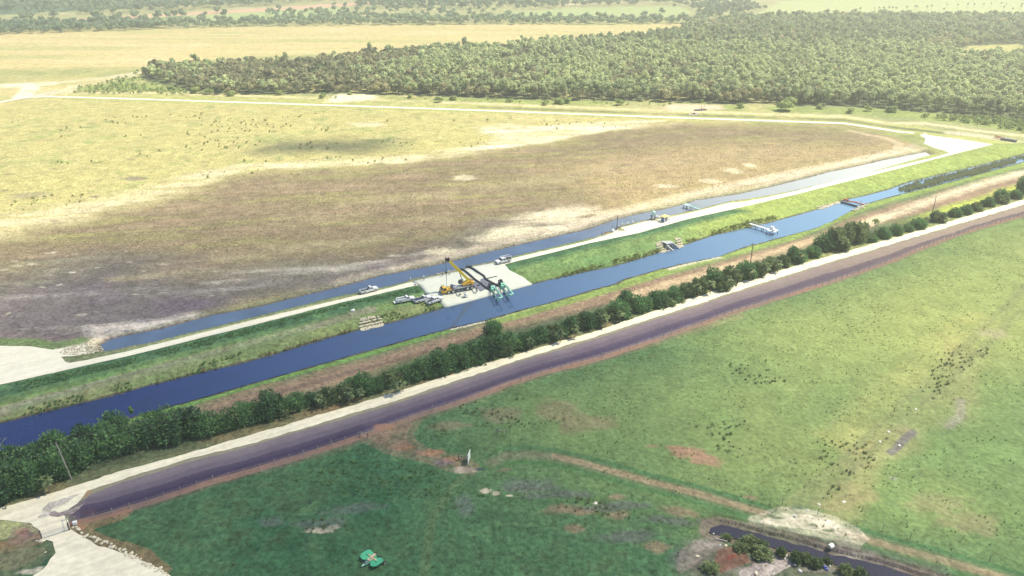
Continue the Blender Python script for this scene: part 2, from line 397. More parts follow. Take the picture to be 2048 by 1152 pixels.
# land colours (albedo)
STRAW = (.52, .43, .20); STRAW2 = (.40, .38, .15); SAND = (.62, .55, .38); PALE = (.70, .62, .44)
YG = (.42, .38, .16); DRY = (.34, .27, .15); BROWN = (.26, .19, .125); OLIVE = (.19, .19, .08)
PURP = (.155, .135, .145); GREEN = (.050, .118, .056); GREEN2 = (.14, .22, .085); LUSH = (.028, .092, .045); DEAD = (.26, .155, .105); DARKW = (.05, .085, .06)
TALL = (.05, .125, .065); BENCH = (.18, .27, .095); FARG = (.33, .40, .17)
# far country
paint(poly([(-900, 15), (-900, 230), (420, 215), (420, 120), (1400, 66), (1400, 48), (640, 50), (200, 60), (0, 66)]), STRAW, 6, 4)
mixv((n_sf - .46) * 3.0 * (Y > 560), (.37, .37, .15)); mixv((.40 - n_sf) * 3.5 * (Y > 560), (.60, .50, .30))
paint(poly([(-900, 150), (-900, 185), (0, 167), (250, 152), (340, 135), (120, 136), (0, 140)]), (.28, .30, .11), 8, 6, amt=.55)
paint(poly([(1000, 96), (1160, 76), (1340, 62), (1345, 68), (1180, 88), (1010, 104)]), (.72, .66, .52), 4, 4)
paint(poly([(1040, 33), (1010, 26), (1160, 16), (1300, 13), (1360, 14), (1390, 25), (1330, 34), (1200, 36)]), FARG, 8, 6)
paint(poly([(1520, 26), (1560, 3), (1700, -6), (2400, -14), (2400, 40), (1700, 34)]), (.40, .45, .2), 10, 6)
paint(poly([(60, 48), (250, 35), (450, 28), (620, 12), (700, 16), (640, 40), (420, 40), (200, 42), (80, 52)]), FARG, 8, 6)
paint(poly([(80, 42), (170, 36), (340, 27), (640, 9), (760, 2), (780, 6), (600, 19), (330, 33), (160, 41)]), (.55, .36, .24), 5, 4)
paint(poly([(-900, 36), (0, 30), (560, 0), (900, -12), (-900, -14)]), (.10, .17, .10), 30, 20)
# forest floor
FOREST = [(262, 156), (300, 145), (350, 141), (430, 136), (520, 131), (600, 129), (700, 119), (800, 109), (900, 104), (1020, 101), (1100, 93), (1200, 88), (1290, 79), (1345, 70), (1400, 54), (1480, 41), (1560, 40), (1700, 37), (1800, 38), (1900, 40), (2048, 40), (2300, 40), (2300, 300), (2120, 262), (2048, 240), (1960, 232), (1850, 224), (1760, 216), (1640, 212), (1500, 208), (1348, 205), (1200, 201), (1100, 201), (1000, 197), (900, 194), (800, 190), (700, 187), (600, 188), (500, 190), (420, 190), (385, 183), (345, 172), (300, 163)]
P_FOR = poly(FOREST)
CLEAR = poly([(1895, 120), (1935, 91), (2035, 88), (2056, 94), (2030, 118)])
paint(P_FOR, (.11, .14, .075), 5, 5)
paint(CLEAR, STRAW2, 5, 4)
# shrubby verge in front of the forest
paint(poly([(140, 178), (180, 172), (262, 150), (345, 172), (420, 190), (900, 195), (1348, 206), (1760, 217), (1960, 233), (2060, 243), (2300, 300), (2300, 320), (2048, 268), (1940, 250), (1800, 237), (1700, 228), (1348, 216), (965, 204), (600, 196), (300, 191), (150, 185)]), (.25, .30, .10), 3, 3)
mixv((n_m - .5) * 3 * ((Y > 480) & (Y < 760)) * .5, (.16, .22, .09))
# belt along the perimeter road
def off(c, d): return [(x, y + (d if x > 150 else d * .5)) for x, y in c]
PC = PERIM_C[4:]
paint(poly(off(PC, -17) + [(2060, 292), (2300, 340), (2300, 356), (2060, 306)] + off(PC, 9)[::-1]), (.36, .37, .13), 1.5, 1)
line(off(PC, -13.5)[:-1] + [(1851, 247), (1960, 262), (2060, 273)], (.58, .50, .30), 4, 2)
line(off(PC, -6.5)[3:-1] + [(1850, 262), (1930, 270), (2060, 284)], (.12, .14, .08), 3.0, 3, mod=.4 + .8 * n_m)
line([(1905, 266), (1960, 272), (2060, 288), (2300, 330)], (.50, .46, .33), 6, 3)
paint(poly([(655, 197), (680, 188), (745, 189), (758, 196), (715, 203), (650, 205)]), PALE, 3, 2)
paint(poly([(1318, 214), (1345, 208), (1440, 210), (1450, 218), (1400, 222), (1340, 224)]), (.60, .48, .33), 3, 2)
paint(poly([(1250, 207), (1330, 207), (1330, 220), (1240, 214)]), (.42, .38, .2), 3, 2, amt=.6)
blot(90, 189, 22, 7, (.5, .47, .36)); line([(130, 186), (150, 172), (200, 165), (262, 152)], (.55, .5, .33), 6, 4, mod=n_s * 1.6)
line([(-200, 175), (0, 170.5), (109, 166), (200, 157), (284, 144)], (.60, .55, .40), 5, 2)
line([(51, 171), (62, 178), (44, 194)], (.66, .62, .48), 9, 3)
paint(poly([(-300, 176), (0, 169), (115, 163), (110, 169), (40, 175), (-300, 182)]), (.66, .62, .48), 3, 2)
# the enclosed field: dry yellow-green part and brown part
paint(poly([(-900, 420), (-900, 300), (0, 212), (92, 199), (700, 217), (1348, 241), (1690, 252), (1851, 283), (1870, 300), (1775, 321), (1473, 390), (1180, 458), (823, 540), (512, 615), (205, 690), (0, 692), (-900, 930)]), YG, 2, 2)
mixv((n_m - .45) * 2.2 * ((Y > 300) & (Y < 700) & (X < 200)), (.47, .42, .20))
mixv((n_s * .5 + n_m * .7 - .66) * 3.5 * ((Y > 300) & (Y < 600) & (X < 0)), (.24, .29, .09))
BR = poly([(-900, 700), (-500, 560), (0, 480), (120, 440), (300, 400), (420, 365), (560, 345), (760, 325), (900, 308), (1040, 290), (1200, 262), (1330, 248), (1560, 248), (1700, 256), (1800, 275), (1835, 298), (1775, 318), (1473, 388), (1180, 458), (823, 540), (512, 615), (205, 690), (0, 700), (-900, 930)])
kb = paint(BR, (.205, .165, .10), 16, 6, 14)
mixv(kb * (n_st - .45) * 2.6, (.27, .25, .11)); mixv(kb * (.47 - n_st) * 2.6, (.33, .25, .16)); mixv(kb * (n_m - .55) * 2.4, (.23, .17, .115))
# right end of the brown field: drier scrub, with the sunlit contrast painted in
paint(poly([(1100, 330), (1400, 290), (1830, 280), (1835, 298), (1500, 380), (1230, 432)]), (.43, .33, .17), 25, 10, 10, amt=.55)
# bare, scraped ground low on the left
kp = paint(poly([(-900, 660), (-400, 600), (0, 545), (200, 505), (450, 540), (700, 520), (830, 492), (900, 478), (1000, 455), (1080, 432), (1180, 455), (823, 541), (512, 616), (205, 692), (0, 696), (-900, 930)]), PURP, 16, 6, 16, amt=.85)
mixv(kp * (n_st - .52) * 3.5, (.42, .37, .33)); mixv(kp * (.44 - n_m) * 5, (.15, .12, .14)); mixv(kp * (n_l - .46) * 4, (.15, .14, .09)); mixv(kp * (n_st - .56) * 3, (.13, .13, .08))
paint(poly([(-900, 720), (-300, 700), (0, 668), (150, 672), (200, 690), (0, 698), (-300, 780)]), (.17, .12, .13), 3, 3, amt=.6)
# sandy track across the field, and pale scraped sand
tr = np.clip((n_st - .34) * 3.4, .08, 1.2)
line([(-500, 480), (-200, 470), (0, 448), (150, 420), (300, 385), (480, 335), (640, 325), (800, 318), (940, 300), (1080, 276), (1200, 258), (1320, 246)], (.60, .53, .34), 6, 9, 4, .85, mod=tr)
paint(poly([(-600, 500), (-200, 478), (0, 430), (160, 400), (420, 345), (460, 352), (300, 400), (100, 452), (0, 482), (-300, 540)]), (.50, .44, .27), 12, 6, 8, .75, mod=tr)
paint(poly([(958, 252), (1010, 247), (1060, 252), (1180, 246), (1330, 240), (1240, 256), (1080, 285), (900, 312), (880, 308), (980, 286), (1000, 272), (960, 262)]), (.68, .61, .44), 4, 4, 3, .8, mod=tr * .8 + .3)
paint(poly([(700, 246), (760, 244), (770, 251), (720, 254)]), SAND, 3, 3, amt=.7)
paint(poly([(780, 540), (860, 508), (960, 470), (1020, 440), (1075, 418), (1110, 412), (1200, 412), (1215, 420), (1170, 432), (1150, 455), (1100, 466), (990, 492), (880, 520)]), SAND, 5, 5, 3, .9, mod=tr)
paint(poly([(1070, 430), (1120, 414), (1200, 414), (1160, 432), (1100, 446)]), PALE, 3, 4, 0, .7)
line([(700, 565), (823, 536), (960, 503), (1100, 468), (1180, 450), (1229, 434), (1317, 414), (1395, 392), (1541, 366), (1700, 330), (1800, 308), (1850, 290)], (.50, .42, .32), 6, 4, 1, .7, mod=.5 + n_m)
line([(1100, 462), (1229, 427), (1395, 386), (1560, 352), (1700, 324), (1810, 300)], (.60, .52, .38), 2.5, 2, .8, .8)
line([(1200, 428), (1395, 382), (1560, 347), (1700, 320), (1790, 300), (1800, 288), (1770, 276), (1700, 262)], (.58, .48, .32), 2.2, 2, .8, .6)
for a in ((930, 355, 22, 6), (1467, 341, 20, 6), (1330, 372, 26, 4), (1420, 362, 22, 5), (1500, 330, 12, 4), (1090, 432, 30, 8), (880, 502, 30, 8)): blot(*a, SAND, .7)
_r = random.Random(4)
for _ in range(50):
    x = _r.uniform(-20, 820); y = _r.uniform(500, 640)
    if y < 640 - (x - 200) * .2: blot(x, y, _r.uniform(4, 13), _r.uniform(.8, 2.0), (.48, .43, .34), _r.uniform(.4, .8), 5, seed=_)
for _ in range(70):
    x = _r.uniform(0, 1300); y = _r.uniform(300, 560)
    if y < 640 - x * .2: blot(x, y, _r.uniform(5, 14), _r.uniform(1, 2.5), (.13, .10, .09), _r.uniform(.3, .6), 1.5, seed=_)
for _ in range(60):
    blot(_r.uniform(0, 1000), _r.uniform(215, 330), _r.uniform(5, 18), _r.uniform(1, 3), (.20, .25, .09), _r.uniform(.3, .7), 1.5, seed=_)
blot(265, 357, 25, 4, (.20, .16, .14), .7); blot(60, 390, 40, 5, (.22, .19, .15), .5)
line([(250, 560), (420, 520), (600, 500), (760, 470), (880, 440)], (.34, .28, .18), 4, 8, 6, .5, mod=tr)
line([(600, 440), (800, 400), (1000, 372), (1300, 330), (1560, 300)], (.33, .27, .17), 5, 10, 8, .45, mod=tr)
line([(420, 560), (560, 545), (700, 535), (840, 512)], (.46, .41, .34), 2, 4, 3, .7, mod=tr)
line([(0, 600), (200, 590), (400, 585), (560, 560)], (.30, .27, .25), 3, 6, 4, .6, mod=tr)
# sand and rock apron at the ditch head
paint(poly([(170, 652), (240, 645), (330, 640), (380, 628), (420, 634), (300, 660), (225, 678), (190, 690)]), (.62, .55, .48), 1.5, 2, 0, .85, mod=.6 + n_st * .6)
for a in ((285, 642, 16, 4), (250, 662, 20, 2), (215, 665, 4, 10), (320, 650, 20, 1.6)): blot(*a, (.2, .17, .2), .6, 1)
line([(200, 700), (195, 690), (130, 706)], (.62, .54, .38), 3, 2)
line([(0, 690), (60, 690), (105, 699), (160, 688)], (.16, .22, .09), 2.5, 2)
# levee grass: tall strip under the road, mown bench, reedy margin
P_LG = poly(DITCH_NEAR[::-1][0:0] + [(-400, 850), (0, 768), (512, 648), (850, 565), (1180, 484), (1580, 390), (1906, 308), (1990, 289), (2048, 285), (2300, 330), (2300, 250), (2300, 278), (2048, 309), (1820, 364), (1690, 400), (1430, 470), (1220, 535), (1063, 569), (889, 615), (512, 708), (200, 792), (0, 852), (-400, 975)], 0)
P_LG = poly([(-400, 850), (0, 768), (512, 648), (850, 565), (1180, 484), (1580, 390), (1906, 308), (1990, 289), (2048, 285), (2300, 300), (2300, 262), (2048, 309), (1820, 364), (1690, 400), (1430, 470), (1220, 535), (1063, 569), (889, 615), (512, 708), (200, 792), (0, 852), (-400, 975)], 0)
kg = paint(P_LG, BENCH, 1, .5)
mixv(kg * (n_st - .5) * 2.5, (.14, .20, .08)); mixv(kg * (n_m - .55) * 3, (.12, .23, .08))
# the bench is yellower towards the far end
paint(poly([(1350, 420), (1580, 390), (1906, 308), (1990, 289), (2048, 285), (2300, 300), (2300, 262), (2048, 309), (1820, 364), (1690, 400), (1430, 470)]), (.37, .42, .10), 30, 5, 0, .75)
TS = poly([(-400, 850), (0, 768), (512, 648), (850, 565), (1180, 484), (1460, 419), (1500, 424), (1400, 446), (1180, 499), (1018, 541.5), (851, 586), (512, 672), (0, 800), (-400, 890)], .5)
kt = paint(TS, TALL, .8, .8, 0, .9); mixv(kt * (n_s - .5) * 3, (.10, .20, .08))
line([(-400, 915), (0, 822), (230, 762), (512, 685), (640, 650), (740, 622)], (.27, .24, .18), 1.5, 1.2, .7, .9, mod=.3 + n_m)
line([(40, 822), (230, 768), (512, 697), (600, 672)], (.10, .19, .08), 3, 2, .7, .5)
line([(-200, 895), (0, 838), (200, 778), (512, 697), (700, 648), (860, 608)], (.26, .25, .12), 2.2, 1.5, .7, .6, mod=n_m + .2)
for P, ca, wd in ((P_MAIN, (.07, .055, .05), .9), (P_DITCH, (.11, .09, .08), .8)):
    d = abs(sdist(X, Y, P, 12)); mixv((1 - sm(wd * .4, wd, d)) * .85, ca)
dd = sdist(X, Y, P_DITCH, 12); mixv((1 - sm(1.5, 3, dd)) * (dd > .8) * (.3 + n_m) * (Y > 200) * .6, (.14, .17, .10))
line([(150, 722), (512, 637), (680, 596.5), (803, 570)], (.16, .21, .09), 1.4, .8, .3, .9)
line([(1029, 515.5), (1180, 479.5)], (.20, .25, .09), 1.2, .8, .3, .9)
line([(1499, 400), (1703, 353), (1860, 314)], (.36, .40, .14), 2.5, 1, .3, .9)
paint(poly([(1851, 272), (1862, 285), (1905, 305), (1885, 309), (1840, 296), (1790, 275), (1700, 257), (1500, 248), (1500, 243)]), (.24, .28, .10), 2, 2, 0, .85)
paint(poly([(132, 714), (165, 709), (205, 708), (230, 704), (150, 724), (135, 724)]), (.13, .17, .08), .8, .8)
# south bank of the canal: green fringe, brown worked strip, paler sand to the right
SB = poly([(-420, 1050), (0, 908), (350, 811), (598, 741), (905, 656), (1100, 606), (1248, 559), (1438, 514), (1632, 457), (1732, 408), (1918, 360), (2300, 270), (2300, 322), (2048, 399), (1643, 517), (1200, 661), (973, 728), (512, 868), (0, 1018), (-420, 1130)])
paint(SB, (.13, .17, .08), 1, .5)
mixv((1 - sm(-1, 1, sdist(X, Y, SB, 10))) * (n_m - .5) * 3, (.22, .17, .10))
paint(poly([(-420, 1065), (0, 925), (340, 832), (600, 757), (900, 672), (1100, 617), (1250, 572), (1440, 524), (1630, 470), (1740, 424), (1900, 381), (2300, 285), (2300, 316), (2048, 372), (1700, 462), (1600, 490), (1250, 600), (1000, 660), (700, 760), (420, 840), (0, 960)]), (.26, .185, .125), 1.2, .8)
line([(400, 830), (700, 745), (900, 692), (1100, 640), (1300, 583), (1480, 530), (1640, 480)], (.17, .12, .09), .7, .8, .4, .7)
line([(1240, 600), (1400, 552), (1560, 505), (1700, 458), (1770, 432)], (.50, .38, .24), 3.0, 2, .6, .8)
paint(poly([(1395, 560), (1420, 545), (1440, 552), (1400, 566)]), (.55, .45, .3), 2, 1)
paint(poly([(1720, 446), (1757, 432), (1900, 382), (2020, 345), (2048, 340), (2300, 285), (2300, 300), (2048, 350), (1900, 394), (1800, 428), (1735, 452)]), (.60, .53, .36), 2, 1, 0, .9)
paint(poly([(1760, 470), (1820, 440), (1900, 412), (2048, 366), (2300, 300), (2300, 318), (2048, 392), (1850, 440), (1770, 476)]), (.40, .46, .08), 2, 2, 0, .9)
line([(0, 908), (350, 812), (598, 742), (817, 682), (905, 657)], (.14, .27, .07), 1.6, 1, .3, .95)
line([(905, 657), (1000, 634), (1100, 607)], (.58, .54, .44), .9, .4, .3, .9)
line([(992, 640), (1180, 588), (1375, 530), (1580, 474), (1732, 411), (2048, 328)], (.22, .31, .08), 2.6, 2, .5, .9)
line([(1340, 537), (1400, 521), (1438, 514)], (.6, .55, .42), 1.2, .6, .3, .8)
# hedge floor and road verge
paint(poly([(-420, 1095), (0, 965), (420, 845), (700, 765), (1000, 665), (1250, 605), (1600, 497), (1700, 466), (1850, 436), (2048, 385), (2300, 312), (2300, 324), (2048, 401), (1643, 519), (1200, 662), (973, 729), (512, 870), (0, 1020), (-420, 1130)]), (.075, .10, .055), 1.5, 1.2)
vg = [(-420, 1112), (0, 1003), (123, 968), (246, 931), (369, 897), (512, 856), (774, 780), (973, 718), (1200, 653), (1348, 603), (1495, 554), (1643, 511), (1800, 468), (2048, 394), (2300, 317)]
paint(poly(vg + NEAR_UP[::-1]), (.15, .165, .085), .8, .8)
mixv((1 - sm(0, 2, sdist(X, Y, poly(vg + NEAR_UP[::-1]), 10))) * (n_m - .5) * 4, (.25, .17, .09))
paint(poly([(1400, 590), (1495, 554), (1643, 511), (1800, 468), (2048, 394), (2300, 317), (2300, 322), (2048, 399), (1643, 517), (1495, 560)]), (.33, .35, .12), 1, .6, 0, .8)
# near pasture
PA = poly([(-420, 1170), (-200, 1110)] + [(0, 1085), (120, 1060)] + FENCE + [(3200, 700), (3200, 1700), (-1500, 1700)])
kpa = paint(PA, GREEN, 1, .5)
mixv(kpa * (n_m - .42) * 3.0, LUSH); mixv(kpa * (n_s * .6 + n_l * .5 - .58) * 2.6, (.11, .18, .075)); mixv(kpa * (n_s - .56) * 3 * (n_l > .45), (.03, .065, .035))
# yellower pasture to the right: drier grass, plus stronger light painted in
kr = paint(poly([(1000, 800), (1300, 700), (1700, 555), (2048, 432), (2300, 346), (4000, 500), (4000, 1500), (2048, 1150), (1750, 1100), (1500, 1010), (1150, 905), (1000, 880)]), (.14, .20, .075), 25, 6, 10, .78)
mixv(kr * (n_l - .48) * 2.5, (.22, .25, .09)); mixv(kr * (n_m - .55) * 3, (.14, .22, .08)); mixv(kr * (n_s - .64) * 3, (.10, .15, .07))
paint(poly([(1500, 640), (1750, 545), (2048, 440), (2300, 346), (4000, 500), (4000, 800), (2048, 760), (1800, 760), (1600, 720)]), (.27, .31, .105), 30, 8, 12, .6)
# bank between road and fence: light crumbly soil above, dark muck below
DB = poly([(148, 1048), (135, 1030), (150, 1010), (176, 986)] + NEAR_LO[::-1][1:] + FENCE[::-1], 0)
kd = paint(DB, (.165, .135, .16), .8, .6); mixv(kd * (n_m - .5) * 1.5, (.21, .18, .19))
fo = [(p[0], p[1]) for p in FENCE]
def between(t): # line running between road edge and fence
    lo = sorted(NEAR_LO); xs = [p[0] for p in lo]; ys = [p[1] for p in lo]
    return [(x, np.interp(x, xs, ys) * (1 - t) + y * t) for x, y in fo]
paint(poly(between(.42) + fo[::-1]), (.050, .038, .080), 2.0, .8, 0, .92)
paint(poly(between(.60)[:7] + fo[:7][::-1]), (.030, .022, .055), 1.2, .8, 0, .7)
dbx = (1 - sm(-1, 1, sdist(X, Y, DB, 20))) * sm(10, 190, X)  # warm sunlight at the right end, painted into the bank soil
mixv(dbx * .85 * (C[:, 2] > .12), (.27, .215, .165)); mixv(dbx * .6 * (C[:, 2] <= .12), (.15, .115, .105))
line(FENCE, (.27, .15, .10), .5, .8, .6, .75, mod=.2 + n_m)
line([(250, 1022), (420, 966), (560, 926), (700, 885), (735, 872), (900, 814), (1100, 745), (1300, 687), (1480, 630)], (.26, .16, .12), .8, 1.2, 1, .5, mod=.1 + n_m)
paint(poly([(140, 1052), (152, 1047), (200, 1042), (260, 1022), (240, 1035), (190, 1052), (180, 1064), (215, 1082), (290, 1108), (330, 1140), (300, 1138), (240, 1108), (170, 1075)]), (.30, .155, .095), .8, 1, 0, .9)
blot(175, 985, 12, 12, (.30, .18, .11), .8); blot(185, 1022, 18, 8, (.07, .045, .06), .7)
paint(poly([(0, 1100), (80, 1083), (88, 1077), (80, 1070), (0, 1088), (-200, 1130), (-200, 1150)]), (.33, .16, .10), .8, .6)
paint(poly([(30, 1060), (60, 1052), (78, 1062), (84, 1076), (40, 1082), (20, 1078)]), (.20, .14, .14), 1, 1, 0, .8); blot(40, 1064, 14, 7, (.28, .15, .12), .7)
paint(poly([(-50, 1112), (60, 1085), (105, 1090), (112, 1105), (80, 1128), (40, 1145), (-50, 1160)]), (.15, .155, .09), 1, 2)
for a in ((60, 1145, 22, 5), (90, 1140, 18, 4), (30, 1160, 20, 4)): blot(*a, (.5, .45, .36), .7)
# rusty dead-weed track from the fence to the gate
paint(poly([(722, 873), (760, 860), (830, 838), (850, 838), (838, 858), (828, 880), (848, 900), (905, 915), (945, 930), (935, 945), (880, 930), (800, 905), (745, 885)]), (.23, .145, .11), 1.2, 2.5, 0, .8, mod=.35 + n_s)
for a in ((775, 852, 24, 8), (858, 905, 26, 7), (810, 893, 22, 5), (900, 918, 22, 5)): blot(*a, (.29, .155, .095), .7, 3)
blot(930, 940, 26, 8, (.36, .30, .25), .8, 2); blot(962, 938, 16, 4, (.03, .03, .05), .9, 1); blot(880, 925, 20, 7, (.17, .12, .15), .6)
for a in ((970, 982, 12, 5), (993, 986, 8, 4), (1020, 990, 8, 2.5), (640, 1060, 28, 5), (668, 1053, 12, 4), (1192, 1007, 5, 3)): blot(*a, (.48, .42, .32), .8, 1.5)
for a in ((640, 1045, 50, 12), (540, 1040, 30, 10), (930, 1010, 22, 20), (1060, 965, 50, 10), (700, 1020, 60, 12)): blot(*a, (.10, .115, .11), .55, 4)
# patches of dead grass and weeds
for i, a in enumerate(((1375, 905, 40, 14), (1410, 918, 34, 10), (1350, 895, 20, 6))): blot(*a, (.27, .16, .115), .8, 4, seed=i)
for i, a in enumerate(((1130, 1020, 40, 9), (1165, 1025, 30, 7), (1230, 1035, 26, 8), (1240, 1002, 22, 8), (1370, 1028, 40, 9), (1145, 1058, 20, 8), (1312, 1100, 28, 14), (1000, 830, 40, 16), (910, 850, 40, 10), (1120, 822, 50, 20), (1180, 845, 60, 16), (1470, 1070, 20, 7), (1300, 895, 16, 4), (1495, 990, 16, 5), (1000, 940, 30, 5), (1510, 1120, 24, 6), (1800, 1140, 60, 10))):
    blot(*a, (.21, .15, .105), .45 if a[1] < 880 else .65, 5, seed=i)
for i, a in enumerate(((1120, 990, 80, 9), (1230, 1018, 80, 8), (1330, 1045, 70, 8), (1060, 975, 60, 7), (1440, 1040, 40, 8), (1250, 1075, 60, 14), (1380, 1120, 50, 20))): blot(*a, (.10, .095, .105), .55, 4, seed=i)
for i, a in enumerate(((1720, 900, 30, 6), (1700, 930, 40, 10), (1675, 960, 30, 10), (1650, 1000, 50, 10), (1700, 985, 60, 14), (1880, 1000, 60, 20), (1950, 1040, 60, 20), (1800, 870, 40, 10))): blot(*a, (.22, .19, .11), .5, 6, seed=i)
line([(1935, 700), (1925, 780), (1880, 820), (1820, 860), (1790, 885), (1730, 920), (1690, 980), (1660, 1010)], (.30, .27, .13), 3, 5, 4, .5, mod=n_m * 1.3)
line([(1828, 868), (1800, 885), (1780, 905)], (.13, .12, .13), .7, .8, 1, .8)
line([(1920, 800), (1915, 830), (1895, 855)], (.24, .21, .20), .6, 1, 1.5, .5)
line([(1960, 640), (1880, 700), (1800, 760), (1700, 880)], (.38, .33, .13), 4, 6, 4, .4, mod=n_m * 1.3)
for _o in (0, 9, 40, 48):
    line([(1560 + _o, 1015), (1700 + _o, 900), (1850 + _o, 765), (1960 + _o, 660), (2060 + _o, 560)], (.17, .19, .09), .7, .9, .8, .45, mod=.3 + n_m)
blot(1990, 668, 30, 10, (.33, .30, .18), .6); blot(1790, 957, 10, 3, (.30, .29, .27), .6)
# trail through the pasture
TRAIL = [(985, 925), (1010, 912), (1060, 910), (1110, 913), (1160, 925), (1220, 942), (1300, 965), (1380, 984), (1450, 1003), (1530, 1028)]
TR2 = [(1700, 1068), (1740, 1080), (1800, 1098), (1880, 1120), (1960, 1142), (2100, 1180)]
for T in (TRAIL, TR2):
    line([(x, y - 8) for x, y in T], (.05, .12, .05), 1.8, 1, .5, .9)
    line([(x, y + 8) for x, y in T], (.055, .13, .05), 2.2, 1.4, .5, .85)
    line(T, (.13, .14, .085), 1.2, .8, .4, .85); line([(x, y - 1) for x, y in T[3:] if 1] if T is TRAIL else T, (.24, .19, .12), .35, .5, .3, .7, mod=.45 + n_m)
line([(850, 1152), (856, 1100), (865, 1040), (900, 980), (935, 945)], (.12, .15, .07), .5, .8, .8, .3)
# sand by the pond
paint(poly([(1500, 1032), (1545, 1014), (1600, 1022), (1660, 1030), (1700, 1050), (1730, 1074), (1722, 1084), (1690, 1078), (1660, 1075), (1620, 1068), (1580, 1062), (1530, 1052), (1505, 1042)]), (.52, .47, .38), 1.2, 2.5, 0, .9, mod=.45 + n_s * .9)
paint(poly([(1680, 1085), (1720, 1088), (1715, 1104), (1690, 1098)]), (.45, .41, .33), 1, 2, 0, .8)
for a in ((1555, 1034, 16, 3), (1540, 1030, 16, 2.5), (1625, 1050, 8, 3), (1660, 1060, 14, 4), (1595, 1014, 20, 4)): blot(*a, (.10, .14, .08), .85, 1.5)
d = sdist(X + wx, Y + wy, P_POND, 12); mixv((1 - sm(1.0, 2.2, d)) * .8, (.16, .13, .11)); 
paint(poly([(1450, 1045), (1510, 1052), (1580, 1066), (1600, 1085), (1560, 1075), (1480, 1056)]), (.07, .085, .06), 1, 2, 0, .8)
paint(poly([(1600, 1080), (1700, 1090), (1800, 1120), (1900, 1150), (1850, 1150), (1740, 1122), (1620, 1095)]), (.10, .085, .095), 1, 2, 0, .75)
paint(poly([(1380, 1085), (1440, 1068), (1500, 1092), (1600, 1115), (1700, 1150), (1760, 1190), (1350, 1190)]), (.12, .10, .085), 2, 3, 0, .6)
paint(poly([(1448, 1105), (1480, 1098), (1488, 1118), (1460, 1128), (1440, 1135)]), (.20, .05, .045), .7, .8, 0, .9)
for a in ((1420, 1090, 40, 10), (1560, 1128, 40, 8), (1640, 1142, 50, 8), (1500, 1140, 40, 8), (1700, 1108, 50, 6), (1460, 1060, 26, 5)): blot(*a, (.24, .22, .20), .6, 3)
line([(1500, 1152), (1545, 1128), (1570, 1118)], (.36, .31, .30), 1.6, 1.2, .8, .8)
paint(poly([(1400, 1085), (1450, 1072), (1440, 1092), (1390, 1120), (1360, 1140), (1370, 1110)]), (.25, .20, .19), 1, 2, 0, .7)
C = np.clip(C * (.93 + .14 * n_s[:, None]), .012, .85)
RG = 1 - .42 * np.clip(kr, 0, 1) - .0 * kd
RG = np.where(kd > .3, .22, RG)
nr, nc = AA.shape
idx = np.arange(nr * nc).reshape(nr, nc)
Fq = np.stack([idx[:-1, :-1], idx[:-1, 1:], idx[1:, 1:], idx[1:, :-1]], -1).reshape(-1, 4)
# gentle relief of the grass itself
rel = (fbm(X, Y, 1.5, 2, 30) - .5) * .42 * (Y < 420)
d_hard = np.minimum(sdist(X, Y, P_LEVEE, 3), np.minimum(sdist(X, Y, P_NEAR, 3), sdist(X, Y, poly([(820, 562), (926, 538), (1010, 526), (1066, 569), (887, 618)]), 3)))
GZ = GZ + rel * sm(.2, 1.5, d_hard) * RG
GZ = np.where(np.minimum(sdist(X, Y, P_MAIN, 3), sdist(X, Y, P_DITCH, 3)) < 0, height(X, Y), GZ)
ground = mesh_np('ground', np.stack([X, Y, GZ], -1), Fq, groundmat('ground_soil_and_grass'), smooth=True,
                 attrs={'Col': ('FLOAT_COLOR', np.concatenate([C, np.ones((len(C), 1))], 1)), 'Rough': ('FLOAT', RG)})
tag(ground, 'pasture, scrub field and grassy banks', kind='structure')
# ------------------------------------------------------------------ sheets laid on the ground
def sheet(name, P, mat, lift=.05, step=2.0, ragged=.0, zfix=None, label=None, seed=0, inner=None):
    """a road, slab or water surface: outline P (world), edge broken up by 'ragged' metres"""
    pts = []
    n = len(P)
    for i in range(n):
        a, b = P[i], P[(i + 1) % n]; L = np.hypot(*(b - a)); m = max(1, int(L / step))
        for k in range(m): pts.append(a + (b - a) * k / m)
    pts = np.array(pts)
    if ragged:
        nx = (fbm(pts[:, 0], pts[:, 1], 2.2, 3, 50 + seed) - .5) * 2 * ragged; ny = (fbm(pts[:, 0], pts[:, 1], 2.2, 3, 70 + seed) - .5) * 2 * ragged
        pts = pts + np.stack([nx, ny], -1)
    nb = len(pts)
    inn = []
    g = inner or step * 1.5
    x0, y0 = P.min(0); x1, y1 = P.max(0)
    if zfix is None:
        gx, gy = np.meshgrid(np.arange(x0, x1, g), np.arange(y0, y1, g)); gx, gy = gx.ravel(), gy.ravel()
        d = sdist(gx, gy, pts, 5); m = d < -g * .45
        inn = list(zip(gx[m] + _r.random() * .01, gy[m]))
    vs = [Vector((float(p[0]), float(p[1]))) for p in pts] + [Vector((float(a), float(b))) for a, b in inn]
    res = delaunay_2d_cdt(vs, [(i, (i + 1) % nb) for i in range(nb)], [list(range(nb))], 1, 1e-4)
    V2, Fc = res[0], res[2]
    vx = np.array([v[0] for v in V2]); vy = np.array([v[1] for v in V2])
    z = np.full(len(vx), zfix) if zfix is not None else height(vx, vy) + lift
    T = np.array([f for f in Fc if len(f) == 3])
    o = mesh_np(name, np.stack([vx, vy, z], -1), T, mat, smooth=False)
    # keep every face looking up
    me = o.data; bm = bmesh.new(); bm.from_mesh(me)
    for f in bm.faces:
        if f.normal.z < 0: f.normal_flip()
    bm.to_mesh(me); bm.free()
    return tag(o, label, kind='structure')
road_m = groundmat('white_crushed_shell', False, (.74, .69, .53), .05, .10, 1.2)
_ra, _rb = W(512, 644, 1), W(1473, 410, 1)
